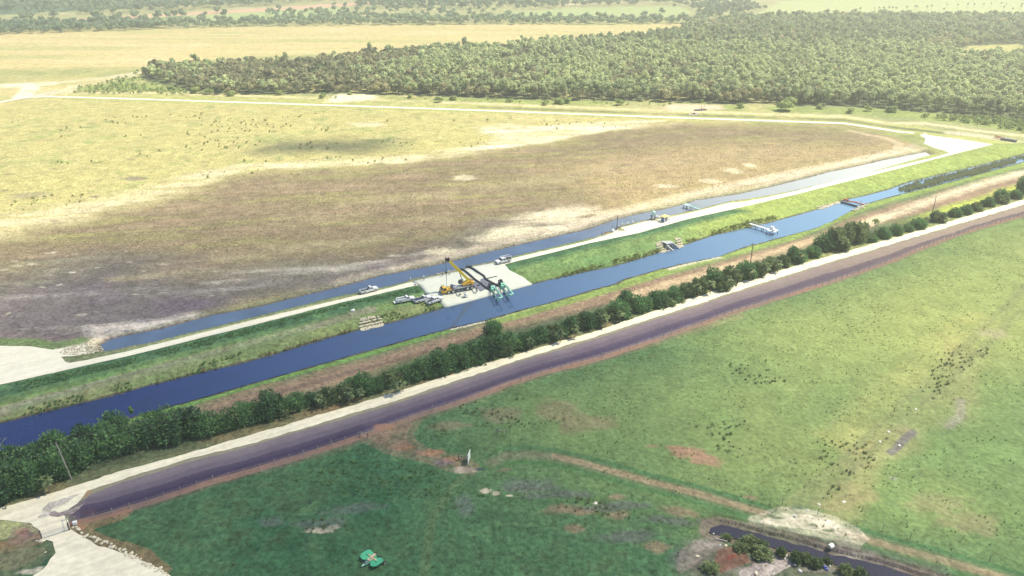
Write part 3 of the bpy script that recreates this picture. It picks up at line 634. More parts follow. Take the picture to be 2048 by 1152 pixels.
levee_m = groundmat('pale_limerock', False, (.74, .70, .56), .05, .07, .8, ruts=math.atan2(_rb[1] - _ra[1], _rb[0] - _ra[0]))
sheet('gravel_road', P_NEAR, groundmat('driveway_shell', False, (.70, .65, .50), .03, .12, .7, ruts=math.atan2(W(1495, 568)[1] - W(512, 876)[1], W(1495, 568)[0] - W(512, 876)[0])), .06, 1.2, .55, label='white shell road with a sandy driveway branching off')
sheet('levee_road', P_LEVEE, levee_m, .07, 2.0, .22, label='white limerock road along the canal levee')
pc = poly(PERIM_C)
def ribbon(pts, wd):
    t = np.gradient(pts, axis=0); t /= np.linalg.norm(t, axis=1)[:, None]; nn = np.stack([-t[:, 1], t[:, 0]], -1)
    return np.concatenate([pts + nn * wd / 2, (pts - nn * wd / 2)[::-1]])
sheet('perimeter_road', ribbon(pc, 5.2), levee_m, .10, 6.0, .4, label='thin pale road round the far side of the field')
wm = watermat('canal_water', (.001, .013, .092), .04, .010, sky_tint=((.15, .27, .40), -100, 165))
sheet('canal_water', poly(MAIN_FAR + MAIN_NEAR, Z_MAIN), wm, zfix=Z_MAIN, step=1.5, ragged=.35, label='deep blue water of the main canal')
dm = watermat('ditch_water', (.07, .11, .18), .08, .014, ior=1.6, sky_tint=((.50, .50, .42), 15, 185))
sheet('ditch_water', poly(DITCH_FAR + DITCH_NEAR, Z_DITCH), dm, zfix=Z_DITCH, step=2, ragged=.45, label='shallow grey-blue water of the field ditch')
sheet('pond_water', P_POND, watermat('pond_water', (.022, .018, .030), .18, .02), zfix=Z_POND, step=.8, ragged=.7, label='murky purple-brown pond water')
# concrete pad on the levee
def sheet_z(o, fn):
    me = o.data; n = len(me.vertices); co = np.empty(n * 3, np.float32); me.vertices.foreach_get('co', co); co = co.reshape(-1, 3)
    co[:, 2] = fn(co[:, 0].astype(float), co[:, 1].astype(float)); me.vertices.foreach_set('co', co.ravel()); me.update()
conc = groundmat('poured_concrete', False, (.60, .62, .53), .01, .06, .35, .8)
pad = sheet('concrete_pad', P_PAD, conc, .1, 1.5, 0, label='wide concrete pad sloping from the levee road into the canal', inner=1.2)
sheet_z(pad, padz)
m = pad.modifiers.new('thickness', 'SOLIDIFY'); m.thickness = .9; m.offset = -1
def PZ(px, py, dz=0.0):
    z = .8
    for _ in range(5):
        x, y = W(px, py, z); z = float(padz(np.array([x]), np.array([y]))[0])
    x, y = W(px, py, z); return Vector((x, y, z + dz))

mud = groundmat('dark_mud_stain', False, (.24, .20, .20), .05, .4, 2.5)
mud2 = groundmat('grey_mud_stain', False, (.46, .42, .37), .05, .4, 2.0)
for i, (pp_, mt_) in enumerate((([(98, 1030), (110, 1023), (126, 1024), (150, 1016), (172, 1004), (158, 1018), (140, 1030), (118, 1034)], mud), ([(74, 1038), (88, 1018), (100, 1004), (128, 998), (160, 990), (130, 1008), (104, 1016), (92, 1034)], mud2))):
    P_ = poly(pp_); sheet('mud_patch', P_, mt_, .10 + .01 * i, .5, .9, label='muddy stain on the pale driveway', seed=i + 3, inner=.8)
# ------------------------------------------------------------------ foliage
def crown_arr(seed, w, h, z0, nl, leaf, lumps=9, droop=.0, flat=1.0, core=.78):
    """leafy crown: sub-crowns clothed in many small leaf sprays, light between them; returns V, F(quads), tint"""
    rg = np.random.default_rng(seed)
    ls = []
    for i in range(lumps):
        a = rg.uniform(0, 6.283); rr = w / 2 * rg.uniform(.15, .68) if i else 0
        zz = z0 + h * (rg.uniform(.22, .80) if i else .55)
        zz -= h * .25 * (rr / (w / 2)) ** 2
        ls.append((rr * math.cos(a), rr * math.sin(a), zz, w / 2 * rg.uniform(.34, .56), h * rg.uniform(.24, .36) * flat))
    Vs, Ts = [], []
    per = nl // lumps
    for (cx, cy, cz, r, rz) in ls:
        d = rg.normal(size=(per, 3)); d /= np.linalg.norm(d, axis=1)[:, None]
        d[:, 2] = np.where(d[:, 2] < -.35, -d[:, 2], d[:, 2])
        rad = rg.uniform(.80, 1.10, per)[:, None]
        p = np.stack([cx + d[:, 0] * r, cy + d[:, 1] * r, cz + d[:, 2] * rz], -1) * 1.0
        p = np.array([cx, cy, cz]) + (p - np.array([cx, cy, cz])) * rad
        nrm = d + rg.normal(size=(per, 3)) * .45; nrm /= np.linalg.norm(nrm, axis=1)[:, None]
        t = np.cross(nrm, rg.normal(size=(per, 3))); t /= np.linalg.norm(t, axis=1)[:, None] + 1e-9
        b = np.cross(nrm, t)
        s = leaf * rg.uniform(.6, 1.4, per)[:, None]
        q = np.stack([p - t * s - b * s * .5, p + t * s * .3 - b * s * .8, p + t * s + b * s * .4 - nrm * s * droop, p - t * s * .4 + b * s * .8], 1)
        Vs.append(q.reshape(-1, 3)); Ts.append(np.repeat(rg.uniform(0, 1, per) * .6 + rg.uniform(0, .35), 4))
    V = np.concatenate(Vs); T = np.concatenate(Ts)
    F = np.arange(len(V)).reshape(-1, 4)
    if core:
        iv, jf = ICO[1]; iv = np.array(iv)
        for (cx, cy, cz, r, rz) in ls:
            b0 = len(V); jit = 1 + rg.uniform(-.12, .12, (len(iv), 1))
            V = np.concatenate([V, iv * jit * core * np.array([r, r, rz]) + np.array([cx, cy, cz])]); T = np.concatenate([T, np.full(len(iv), .1)])
            F = np.concatenate([F, np.array([[f[0], f[1], f[2], f[2]] for f in jf]) + b0])
    V[:, 2] = np.maximum(V[:, 2], .05)
    return V, F, T
def ragged_arr(seed, w, h, nl, leaf, lumps=24, core=.55):
    """untidy shrubby crown: many small shoots at uneven heights, long narrow leaf sprays"""
    rg = np.random.default_rng(seed); Vs, Ts = [], []; per = nl // lumps; cores = []
    for i in range(lumps):
        a = rg.uniform(0, 6.283); rr = w / 2 * math.sqrt(rg.uniform(0, 1)) * .92
        top = h * (1 - .55 * (rr / (w / 2)) ** 2) * rg.uniform(.62, 1.12)
        r = w * rg.uniform(.09, .17); c = np.array([rr * math.cos(a), rr * math.sin(a), max(top - r, .4)])
        cores.append((c, r)); bt = rg.uniform(-.25, .35)
        for part, (n_, zr) in enumerate(((int(per * .6), r * rg.uniform(.8, 1.4)), (int(per * .4), top * .5))):
            d = rg.normal(size=(n_, 3)); d /= np.linalg.norm(d, axis=1)[:, None]
            cc = c if part == 0 else np.array([c[0], c[1], top * .45])
            p = cc + d * np.array([r, r, zr]) * rg.uniform(.7, 1.25, n_)[:, None]
            ax = d + rg.normal(size=(n_, 3)) * .7 + np.array([0, 0, .35]); ax /= np.linalg.norm(ax, axis=1)[:, None]
            t = np.cross(ax, rg.normal(size=(n_, 3))); t /= np.linalg.norm(t, axis=1)[:, None] + 1e-9
            s = leaf * rg.uniform(.6, 1.5, n_)[:, None]
            q = np.stack([p - t * s * .32, p + ax * s * .7 - t * s * .45, p + ax * s * 1.7, p + ax * s * .7 + t * s * .45], 1)
            Vs.append(q.reshape(-1, 3)); Ts.append(np.repeat(np.clip(rg.uniform(0, .75, n_) + bt, 0, 1), 4))
    V = np.concatenate(Vs); T = np.concatenate(Ts); F = np.arange(len(V)).reshape(-1, 4)
    iv, jf = ICO[1]; iv = np.array(iv)
    for c, r in cores:
        b0 = len(V); V = np.concatenate([V, iv * (1 + rg.uniform(-.15, .15, (len(iv), 1))) * np.array([r * core * 1.3, r * core * 1.3, c[2] * .45]) + np.array([c[0], c[1], c[2] * .5])]); T = np.concatenate([T, np.zeros(len(iv))])
        F = np.concatenate([F, np.array([[f[0], f[1], f[2], f[2]] for f in jf]) + b0])
    V[:, 2] = np.maximum(V[:, 2], .03)
    return V, F, T
def split_tri(F):
    """degenerate quads back to a clean list"""
    return [tuple(f) if f[2] != f[3] else tuple(f[:3]) for f in F.tolist()]
def fol_mesh(name, arr, mat):
    V, F, T = arr
    me = bpy.data.meshes.new(name); me.from_pydata(V.tolist(), [], split_tri(F)); me.materials.append(mat)
    a = me.attributes.new('tint', 'FLOAT', 'POINT'); a.data.foreach_set('value', T.astype(np.float32)); me.update()
    return me
def palm_arr(seed, h, r, nf=26, fan=True):
    rg = np.random.default_rng(seed); V, F, T = [], [], []
    for i in range(nf):
        a = i * 2.399 + rg.uniform(-.3, .3); el = math.radians(rg.uniform(-35, 75)); L = r * rg.uniform(.75, 1.1); wd = r * rg.uniform(.16, .24)
        d = np.array([math.cos(a), math.sin(a)]); s = np.array([-d[1], d[0]])
        pts = []
        for k in range(4):
            u = k / 3; out = L * u * math.cos(el) * (1 if el < 1 else .8); z = h + L * u * math.sin(el) - L * .38 * u * u
            ww = wd * (.15, 1.0, .9, .1)[k]
            pts.append((d * out - s * ww, z - ww * .45)); pts.append((d * out, z)); pts.append((d * out + s * ww, z - ww * .45))
        b = len(V); V += [(p[0][0], p[0][1], p[1]) for p in pts]; T += [rg.uniform(.1, .9)] * 12
        for k in range(3):
            for m in range(2): F.append([b + k * 3 + m, b + k * 3 + m + 1, b + k * 3 + m + 4, b + k * 3 + m + 3])
    return np.array(V), np.array(F), np.array(T)
M_leaf = leafmat('hedge_leaves', (.016, .06, .038), (.18, .34, .12))
M_oak = leafmat('oak_leaves', (.17, .19, .10), (.62, .57, .30))
M_pine = leafmat('pine_needles', (.22, .29, .15), (.68, .74, .38))
M_palm = leafmat('palm_fronds', (.05, .10, .05), (.27, .34, .15))
M_shrub = leafmat('pale_shrub_leaves', (.22, .30, .11), (.46, .54, .20))
M_bark = plain('bark', (.16, .125, .10), .95, var=.3, scale=4)
M_dead = plain('bleached_wood', (.42, .38, .36), .9, var=.2)
def trunk_mesh(name, h, r, mat, limbs=3, seed=0, top=None):
    rg = random.Random(seed); b = MB(); b.tube((0, 0, -.3), (rg.uniform(-.1, .1), rg.uniform(-.1, .1), h * .6), r, r * .7, 7)
    b.tube((0, 0, h * .6), (0, 0, h), r * .7, r * .35, 7)
    for i in range(limbs):
        a = i * 2.4 + rg.random(); z = h * rg.uniform(.45, .8); L = h * .38
        b.tube((0, 0, z), (math.cos(a) * L, math.sin(a) * L, z + L * .7), r * .4, r * .12, 5)
    return b.mesh(name, mat)
# proto meshes
HEDGE = [(fol_mesh('crown', ragged_arr(s, 6.6, 5.3, 2300, .34, 26), M_leaf), trunk_mesh('trunk', 3.0, .16, M_bark, 3, s)) for s in range(6)]
HEDGEP = [(fol_mesh('crown', ragged_arr(20 + s, 6.4, 5.2, 1700, .46, 18), M_palm), trunk_mesh('trunk', 3.0, .16, M_bark, 3, s)) for s in range(3)]
SHRUB = [(fol_mesh('crown', crown_arr(30 + s, 3.6, 2.2, .05, 420, .26, 7), M_shrub), trunk_mesh('trunk', 1.2, .07, M_bark, 3, s)) for s in range(3)]
OAK = [(fol_mesh('crown', crown_arr(40 + s, 9.5, 6.8, 2.2, 420, .60, 9), M_oak), trunk_mesh('trunk', 5.5, .28, M_bark, 3, s)) for s in range(5)]
PINE = [(fol_mesh('crown', crown_arr(50 + s, 7.0, 5.8, 6.0, 330, .52, 8, core=.6), M_pine), trunk_mesh('trunk', 10.5, .22, M_bark, 4, s)) for s in range(4)]
PALM = [(fol_mesh('crown', palm_arr(60 + s, 4.6, 2.3, 30), M_palm), trunk_mesh('trunk', 4.7, .19, M_bark, 0, s)) for s in range(3)]
PALM_T = [(fol_mesh('crown', palm_arr(70 + s, 8.5, 2.6, 34), M_palm), trunk_mesh('trunk', 8.6, .2, M_bark, 0, s)) for s in range(3)]
def plant(name, pair, loc, s, rz, label, cat='tree', group=None, sz=None):
    e = empty(name, loc, rz, label, cat, group); e.scale = (s, s, sz or s)
    for nm, me in (('crown', pair[0]), ('trunk', pair[1])):
        o = bpy.data.objects.new(nm, me); COL.objects.link(o); o.parent = e
    return e
rt = random.Random(11)
# --- roadside hedgerow: each shrub or tree on its own
HG = 'shrubs and trees of the roadside hedgerow'
ordw = ['first', 'second', 'third', 'fourth', 'fifth', 'sixth', 'seventh', 'eighth', 'ninth', 'tenth', 'eleventh', 'twelfth', 'thirteenth', 'fourteenth', 'fifteenth', 'sixteenth', 'seventeenth', 'eighteenth', 'nineteenth', 'twentieth', 'twenty-first', 'twenty-second', 'twenty-third', 'twenty-fourth', 'twenty-fifth', 'twenty-sixth', 'twenty-seventh', 'twenty-eighth', 'twenty-ninth', 'thirtieth'] + [f'{a}-{b}' for a in ('thirty', 'forty', 'fifty') for b in ('first', 'second', 'third', 'fourth', 'fifth', 'sixth', 'seventh', 'eighth', 'ninth')]
# (x, y of the foot in the photo, crown width m, height m, kind)
HT = [(-30, 1010, 9, 7.5, 'h'), (10, 985, 7, 7, 'h'), (25, 955, 8, 8, 'h'), (62, 972, 7, 7, 'h'), (75, 935, 8, 7.5, 'h'), (112, 952, 7, 7, 'h'), (110, 915, 7, 7, 'h'),
      (165, 928, 6.5, 6, 'h'), (175, 895, 7, 6.5, 'h'), (212, 905, 8, 8, 'h'), (235, 880, 7, 7.5, 'h'), (262, 900, 5, 5, 'b'), (305, 880, 8, 7.5, 'h'), (340, 872, 9, 8, 'h'), (380, 868, 8, 7, 'h'), (418, 862, 6.5, 5.5, 'h'),
      (452, 852, 6, 5, 'h'), (490, 842, 6.5, 5.5, 'h'), (541, 830, 6.3, 7.6, 'h'), (590, 815, 5.5, 4.2, 'h'), (622, 806, 4, 3, 'h'), (655, 805, 5, 4.6, 'p'), (690, 795, 5.5, 4.2, 'p'), (728, 784, 5.5, 6, 'h'), (758, 778, 4.5, 4.3, 'h'), (782, 768, 5, 4.5, 'p'), (815, 758, 6, 4.8, 'h'),
      (845, 750, 6, 5.4, 'h'), (880, 742, 7, 7, 'h'), (915, 730, 7.5, 7.5, 'h'), (950, 718, 7, 6.2, 'h'), (985, 676, 5.5, 6.5, 'h'), (985, 708, 7.5, 6.6, 'h'), (1020, 698, 6.5, 5.5, 'h'), (1050, 690, 5, 4.2, 'h'), (1080, 682, 5.5, 4.8, 'h'), (1108, 674, 5, 4.4, 'p'), (1140, 664, 5.5, 5, 'h'), (1172, 654, 6, 5.5, 'h'), (1200, 646, 5.5, 5, 'p'),
      (1235, 632, 7, 5.8, 'h'), (1252, 615, 6, 6.2, 'h'), (1280, 618, 7, 5.6, 'h'), (1315, 609, 6.5, 5.3, 'h'), (1345, 600, 6, 5.2, 'h'), (1372, 590, 5, 4.5, 'p'), (1398, 583, 5.5, 5.2, 'h'), (1425, 570, 7, 7, 'b'), (1440, 578, 5.5, 5, 'p'), (1462, 566, 6.5, 6.6, 'h'), (1490, 556, 6.5, 7, 'h'), (1512, 550, 5.5, 5.2, 'p'), (1540, 540, 5.5, 5.2, 'p'), (1565, 532, 5, 4.4, 'p'), (1585, 518, 4, 6.6, 'h'), (1595, 522, 6, 4.8, 'b'), (1625, 512, 5.5, 4.4, 'h'),
      (1648, 497, 8, 6.5, 'h'), (1668, 495, 7.5, 9, 'h'), (1690, 486, 7, 8.6, 'p'), (1712, 482, 8, 9, 'h'), (1684, 500, 5, 4.6, 'p'), (1742, 482, 4.5, 3.2, 'h'), (1765, 475, 5.5, 4.6, 'h'), (1790, 468, 5.5, 4.4, 'b'), (1816, 461, 4.2, 3, 'h'), (1836, 455, 6, 5, 'h'), (1876, 442, 6.2, 4.8, 'p'), (1910, 432, 5, 4, 'h'), (1930, 427, 5, 4.2, 'h'), (1952, 420, 5, 3.6, 'h'), (1975, 411, 5.5, 4.4, 'b'), (2000, 400, 5.5, 6.6, 'h'), (2005, 406, 5, 4, 'h'), (2030, 396, 5, 4.2, 'h'), (2050, 384, 8, 9, 'h'), (2070, 384, 8, 8, 'h'), (-80, 1030, 9, 8, 'h')]
segs = [(140, 'left of the tall leaning utility pole'), (530, 'right of the tall leaning utility pole'), (620, 'at the round bushy tree beside the white road'), (960, 'rightward from the round bushy tree'), (1225, 'opposite the green pumps and the crane pad'), (1500, 'before the thin middle pole'), (1635, 'beyond the thin roadside pole'), (1735, 'in the tall clump facing the white pier'), (1860, 'facing the orange boom'), (9999, 'toward the far right end of the hedgerow')]
_hf = random.Random(21); _b = sorted([t for t in HT if t[0] > 130 and t[0] < 1420]); _ex = []
for a_, c_ in zip(_b, _b[1:]):
    for _q in range(_hf.choice((0, 1, 1)) if c_[0] - a_[0] < 22 else _hf.choice((1, 2))): _ex.append(((a_[0] + c_[0]) / 2 + _hf.uniform(-9, 9), (a_[1] + c_[1]) / 2 - _hf.uniform(-5, 8), _hf.uniform(3.5, 6), _hf.uniform(2.0, 4.6), _hf.choice('hhpb')))
HT += _ex
HT.sort(key=lambda t: t[0]); cnt = {}
for i, (x, y, cw, hh, k) in enumerate(HT):
    k = 'p' if (k == 'h' and x > 1180 and i % 3 == 0) else k
    p = G(x, y); seg = next(s for lim, s in segs if x < lim); n = cnt.get(seg, 0); cnt[seg] = n + 1
    pr = {'h': HEDGE, 'b': HEDGE, 'p': HEDGEP}[k]; pair = pr[i % len(pr)]
    adj = {'h': 'dark green leafy', 'b': 'lighter green leafy', 'p': 'grey-green feathery'}[k] + (' tree' if hh > 5.9 else ' shrub')
    s = cw / 6.6
    plant('hedgerow_tree' if hh > 5.9 else 'hedgerow_shrub', pair, p, s * 1.04, rt.uniform(0, 6.28), f'{adj}, {ordw[n]} {seg}', 'tree' if hh > 5.9 else 'shrub', HG, sz=hh / 5.9)
# small palms on the road side of the hedge
PP = [(640, 816, .8), (700, 806, .9), (722, 800, .7), (790, 790, .8), (806, 783, .7), (1060, 700, .8), (1120, 686, .9), (1150, 676, .85), (1210, 655, .9), (1240, 644, .8), (1395, 594, .95), (1420, 588, 1), (1455, 578, 1), (1500, 562, 1), (1530, 552, 1.05), (1555, 545, .95), (1600, 528, .9), (1685, 503, 1.2), (1850, 452, .8), (100, 985, .9)]
for i, (x, y, s) in enumerate(PP):
    plant('fan_palm', PALM[i % 3], G(x, y), s * .85, rt.uniform(0, 6), f'short fan palm at the hedgerow road edge, {ordw[i]} palm from the left' if i < 19 else 'short fan palm at the road edge left of the tall utility pole', 'palm', 'fan palms along the hedgerow')
# canal-bank saplings
plant('sapling', (fol_mesh('crown', crown_arr(77, 1.8, 2.6, .9, 160, .2, 4), M_leaf), trunk_mesh('trunk', 2.6, .06, M_bark)), G(266, 838), 1, 0, 'lone dark sapling on the canal bank at the left', 'tree')
plant('sapling', (fol_mesh('crown', crown_arr(78, 3.4, 3.0, 3.4, 200, .22, 5, core=0), M_shrub), trunk_mesh('trunk', 5.6, .09, M_bark)), G(1748, 466), 1, 0, 'thin sparse sapling standing apart beside the pale sand strip', 'tree')
# bare tree at the left edge
b = MB(); rd = random.Random(3)
def grow(p, d, L, r, k):
    q = p + d * L; b.tube(p, q, r, r * .65, 5)
    if k:
        for _ in range(3 if k > 1 else 4):
            dd = (d + Vector((rd.uniform(-.7, .7), rd.uniform(-.7, .7), rd.uniform(-.1, .5)))).normalized(); grow(q, dd, L * .72, r * .6, k - 1)
e = empty('bare_tree', G(-8, 950), 0, 'bare bleached tree with forking grey branches at the left edge', 'tree')
grow(Vector((0, 0, 0)), Vector((.15, 0, 1)), 3.2, .2, 4); b.build('trunk', M_dead, e)
o = bpy.data.objects.new('crown', fol_mesh('crown', crown_arr(79, 6, 4, 5, 220, .2, 8, core=0), M_palm)); COL.objects.link(o); o.parent = e
# --- trees round the pond
for i, (x, y, cw, hh) in enumerate([(1500, 1092, 4.2, 2.4), (1522, 1110, 4.2, 2.2), (1483, 1098, 3, 1.6), (1526, 1098, 2.6, 2.6), (1562, 1110, 2.2, 2.4), (1594, 1122, 3, 2.6), (1612, 1124, 2.4, 2.4), (1632, 1132, 2.6, 2.4), (1654, 1128, 2.2, 1.8), (1690, 1148, 2.8, 2.6), (1720, 1152, 3, 2.2), (1452, 1078, 2.4, 1.4), (1420, 1140, 3.4, 2)]):
    me = (SHRUB[i % 3][0], SHRUB[i % 3][1])
    o = plant('pond_shrub', (HEDGEP[i % 3][0], HEDGEP[i % 3][1]), G(x, y), cw / 7.5, rt.uniform(0, 6), f'bushy green shrub on the pond bank, {ordw[i]} from the pond head', 'shrub', 'shrubs on the pond bank', sz=hh / 6.8)
# --- forest
def in_poly(x, y, P):
    return sdist(np.array([x]), np.array([y]), P, 5)[0] < 0
rf = np.random.default_rng(5)
bx0, by0 = P_FOR.min(0); bx1, by1 = P_FOR.max(0)
pts = []
y = by0
while y < by1:
    sp = 5.2 + max(0, (y - 500)) * .0040
    xs = np.arange(bx0, bx1, sp); pts.append(np.stack([xs + rf.uniform(-.45, .45, len(xs)) * sp, np.full(len(xs), y) + rf.uniform(-.45, .45, len(xs)) * sp], -1)); y += sp * .95
pts = np.concatenate(pts)
ok = (sdist(pts[:, 0], pts[:, 1], P_FOR, 3) < -1) & (sdist(pts[:, 0], pts[:, 1], CLEAR, 3) > 0)
ok &= abs(pts[:, 0]) < pts[:, 1] * .90
pts = pts[ok]
def project(x, y, z=0):
    yy = y * CT - (z - CAM_H) * ST; zz = y * ST + (z - CAM_H) * CT
    # camera axes: right x, up, forward
    fwd = y * CT - (z - CAM_H) * ST; up = y * ST + (z - CAM_H) * CT
    return 1024 + x / fwd * F_PX, 576 - up / fwd * F_PX
px, py = project(pts[:, 0], pts[:, 1])
dz = fbm(pts[:, 0], pts[:, 1], 60, 3, 90)
# pines to the right and at the back, broad dark oaks and palms along the front
pp = sm(500, 1150, px) * .75 + sm(200, 110, py) * .25 + (dz - .5) * 2.2
kind = np.where(rf.uniform(size=len(pts)) < np.clip(pp, .04, .93), 1, 0)
kind = np.where((rf.uniform(size=len(pts)) < .12) & (kind == 0), 2, kind)
# which trees show largest: the ones along the front edge, nearest the camera
sx_in = (px > -10) & (px < 2060) & (py < 260)
edge = -sdist(pts[:, 0], pts[:, 1], P_FOR, 40)
score = pts[:, 1] + edge * 4
cand = np.where(sx_in & (edge < 22))[0]; cand = cand[np.argsort(np.hypot(pts[cand, 0], pts[cand, 1]))][:290]
ind = np.zeros(len(pts), bool); ind[cand] = True
FP = {0: OAK, 1: PINE, 2: PALM_T}
KN = {0: ('oak_tree', 'rounded olive oak', 'tree'), 1: ('pine_tree', 'tall pale green pine', 'tree'), 2: ('cabbage_palm', 'tall cabbage palm', 'palm')}
order = cand[np.argsort(px[cand])]
fsegs = [(420, 'at the forest left tip'), (640, 'at the forest edge left of the sandy turnout'), (760, 'at the forest edge behind the sandy turnout'), (1050, 'at the forest edge beyond the dry strip'), (1300, 'at the forest edge left of the small far dock'), (1460, 'at the forest edge behind the small far dock'), (1600, 'at the forest edge behind the round verge bush'), (1800, 'at the forest edge above the limerock apron'), (9999, 'at the forest edge, far right')]
for j, i in enumerate(order):
    k = int(kind[i]); nm, lb, ct = KN[k]; seg = next(s for lim, s in fsegs if px[i] < lim)
    s = rf.uniform(.78, 1.15) * (.9 if k == 2 else 1)
    x, y = pts[i]
    if edge[i] < 6 and k == 1 and rf.uniform() < .5: s *= .8
    sz_ = 'small' if s < .86 else ('large' if s > 1.04 else 'medium'); row = 'front row' if edge[i] < 8 else ('second row' if edge[i] < 15 else 'third row')
    plant(nm, FP[k][j % len(FP[k])], Vector((x, y, 0)), s, rf.uniform(0, 6.28), f'{sz_} {lb}, {row}, {seg}'.replace('tall ', ''), ct, f'{nm.replace("_", " ")}s {seg}', sz=s * rf.uniform(.85, 1.1))
def merged(name, P, variants, scales, mat, label, extra_tint=None):
    """a mass of distant trees as one object"""
    Vs, Fs, Ts = [], [], []; base = 0
    for i in range(len(P)):
        V, F, T = variants[i % len(variants)]
        a = rf.uniform(0, 6.28); c, s = math.cos(a), math.sin(a); sc, sz = scales[i]
        W_ = np.stack([(V[:, 0] * c - V[:, 1] * s) * sc + P[i, 0], (V[:, 0] * s + V[:, 1] * c) * sc + P[i, 1], V[:, 2] * sz], -1)
        Vs.append(W_); Fs.append(F + base); Ts.append(np.clip(T * .6 + rf.uniform(-.1, .55), 0, 1.1)); base += len(V)
    V = np.concatenate(Vs); F = np.concatenate(Fs)
    o = mesh_np(name, V, F, mat, attrs={'tint': ('FLOAT', np.concatenate(Ts))})
    tag(o, label, kind='stuff'); return o
def lod(kind, n, near):
    rgs = []
    for s in range(7):
        if kind == 0: V, F, T = crown_arr(100 + s, 9.5, 6.6, 2.0, 130 if near else 56, .95 if near else 1.35, 6 if near else 5, core=0)
        elif kind == 1: V, F, T = crown_arr(120 + s, 7.0, 5.6, 5.2, 110 if near else 50, .85 if near else 1.25, 6 if near else 4, core=0)
        else: V, F, T = palm_arr(140 + s, 8.0, 2.6, 16)
        # a dark stem below the crown
        rgs.append((V, F, T))
    return rgs
rest = ~ind
for k, mt, nm, lb in ((0, M_oak, 'oak_forest', 'mass of rounded oaks filling the forest'), (1, M_pine, 'pine_forest', 'mass of pale green pines filling the forest'), (2, M_palm, 'palm_forest', 'cabbage palms scattered through the forest')):
    for near in (True, False):
        m_ = rest & (kind == k) & ((pts[:, 1] < 900) == near)
        if not m_.any(): continue
        P_ = pts[m_]; gs = np.maximum(1, (6.0 + np.maximum(0, P_[:, 1] - 500) * .0042) / 7.0)
        scl = [((q_ := rf.uniform(.55, 1.15)) * g, q_ * rf.uniform(.85, 1.2) * min(g, 1.2)) for g in gs]
        merged(nm, P_, lod(k, 0, near), scl, mt, lb + (' near its front' if near else ' toward the back'))
# --- far belts of trees
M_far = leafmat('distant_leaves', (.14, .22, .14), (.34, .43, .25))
def belt(name, outline, sp, lo, hi, label, dens=1.0, thin=0):
    P = poly(outline); x0, y0 = P.min(0); x1, y1 = P.max(0)
    gx, gy = np.meshgrid(np.arange(x0, x1, sp), np.arange(y0, y1, sp * 1.4)); gx = gx.ravel() + rf.uniform(-.5, .5, gx.size) * sp; gy = gy.ravel() + rf.uniform(-.5, .5, gy.size) * sp * 1.4
    k = (sdist(gx, gy, P, 3) < 0) & (abs(gx) < gy * .85) & (rf.uniform(size=gx.size) < dens)
    if thin: k &= fbm(gx, gy, 90, 3, int(thin * 100)) > thin
    Q = np.stack([gx[k], gy[k]], -1)
    sc = [((s := rf.uniform(lo, hi)), s * rf.uniform(.8, 1.15)) for _ in range(len(Q))]
    merged(name, Q, lod(0, 0, False), sc, M_far, label)
belt('far_trees', [(-200, 75), (-200, 52), (0, 48), (120, 50), (200, 47), (300, 44), (330, 50), (320, 58), (240, 62), (100, 66), (0, 71)], 9, .8, 1.4, 'hazy belt of trees along the left far field edge')
belt('far_trees', [(262, 55), (300, 48), (480, 46), (620, 38), (760, 36), (850, 38), (1010, 36), (1130, 40), (1330, 42), (1420, 40), (1420, 48), (1280, 50), (1100, 49), (900, 50), (640, 52), (400, 57), (300, 58)], 9, .7, 1.5, 'hazy tree belt along the back of the straw field', .75)
belt('far_trees', [(-300, 36), (0, 28), (160, 30), (330, 24), (500, 14), (620, 4), (760, -2), (760, -16), (-300, -14)], 17, 1.2, 2.2, 'pale blue distant woods at the upper left', .9, .3)
belt('far_trees', [(700, 18), (800, 16), (870, 20), (1000, 18), (1060, 20), (1150, 14), (1300, 11), (1480, 8), (1540, 20), (1500, 30), (1440, 40), (1400, 36), (1390, 22), (1350, 10), (1500, -8), (760, -12)], 16, 1.0, 1.8, 'hazy woods beyond the far pasture', .85, .28)
belt('far_trees', [(500, 26), (620, 14), (800, 12), (1010, 20), (1000, 32), (800, 36), (640, 40), (540, 34)], 26, .8, 1.4, 'scattered hazy trees in the far pasture', .8, .45)
FT = [(66, 40, 1.6), (48, 41, 1.4), (110, 34, 1.5), (100, 43, .9), (192, 38, 1.4), (206, 40, 1.3), (242, 35, 1.2), (270, 37, 1.3), (318, 36, 1.6), (334, 36, 1.4), (350, 34, 1.2), (364, 33, 1.5), (412, 33, 1.0), (435, 26, 1.2), (450, 32, 1.4), (640, 32, 1.7), (688, 22, .8), (1323, 27, 1.2), (1290, 36, 1.4), (1348, 14, .7)]
M_oakfar = [(fol_mesh('crown', crown_arr(160 + s, 9.5, 6.6, 1.0, 130, .95, 6, core=.7), M_far), OAK[s][1]) for s in range(3)]
for i, (x, y, s) in enumerate(FT):
    plant('field_oak', M_oakfar[i % 3], Vector((*W(x, y), 0)), s * 1.2, i, f'hazy dark oak standing alone in the far fields, {ordw[i]} from the left', 'tree', 'lone oaks in the far fields')
FPm = [(1719, 23), (1748, 19), (1757, 20), (1766, 20), (1777, 20), (1784, 20), (1791, 21), (1812, 19), (1829, 18), (1833, 17), (1853, 18), (1862, 17), (1893, 12), (1914, 14), (1934, 13), (1947, 12), (1966, 12), (1981, 10), (2001, 10), (2011, 11), (2042, 13), (2040, 18), (2006, 18), (2024, 22), (1886, 24)]
FPm.sort()
for i, (x, y) in enumerate(FPm):
    plant('cabbage_palm', PALM_T[i % 3], Vector((*W(x, y + 4), 0)), rt.uniform(.75, 1.1), i, f'small round-headed palm in the pale far pasture at upper right, {ordw[i]} from the left', 'palm', 'lone palms in the far right pasture')
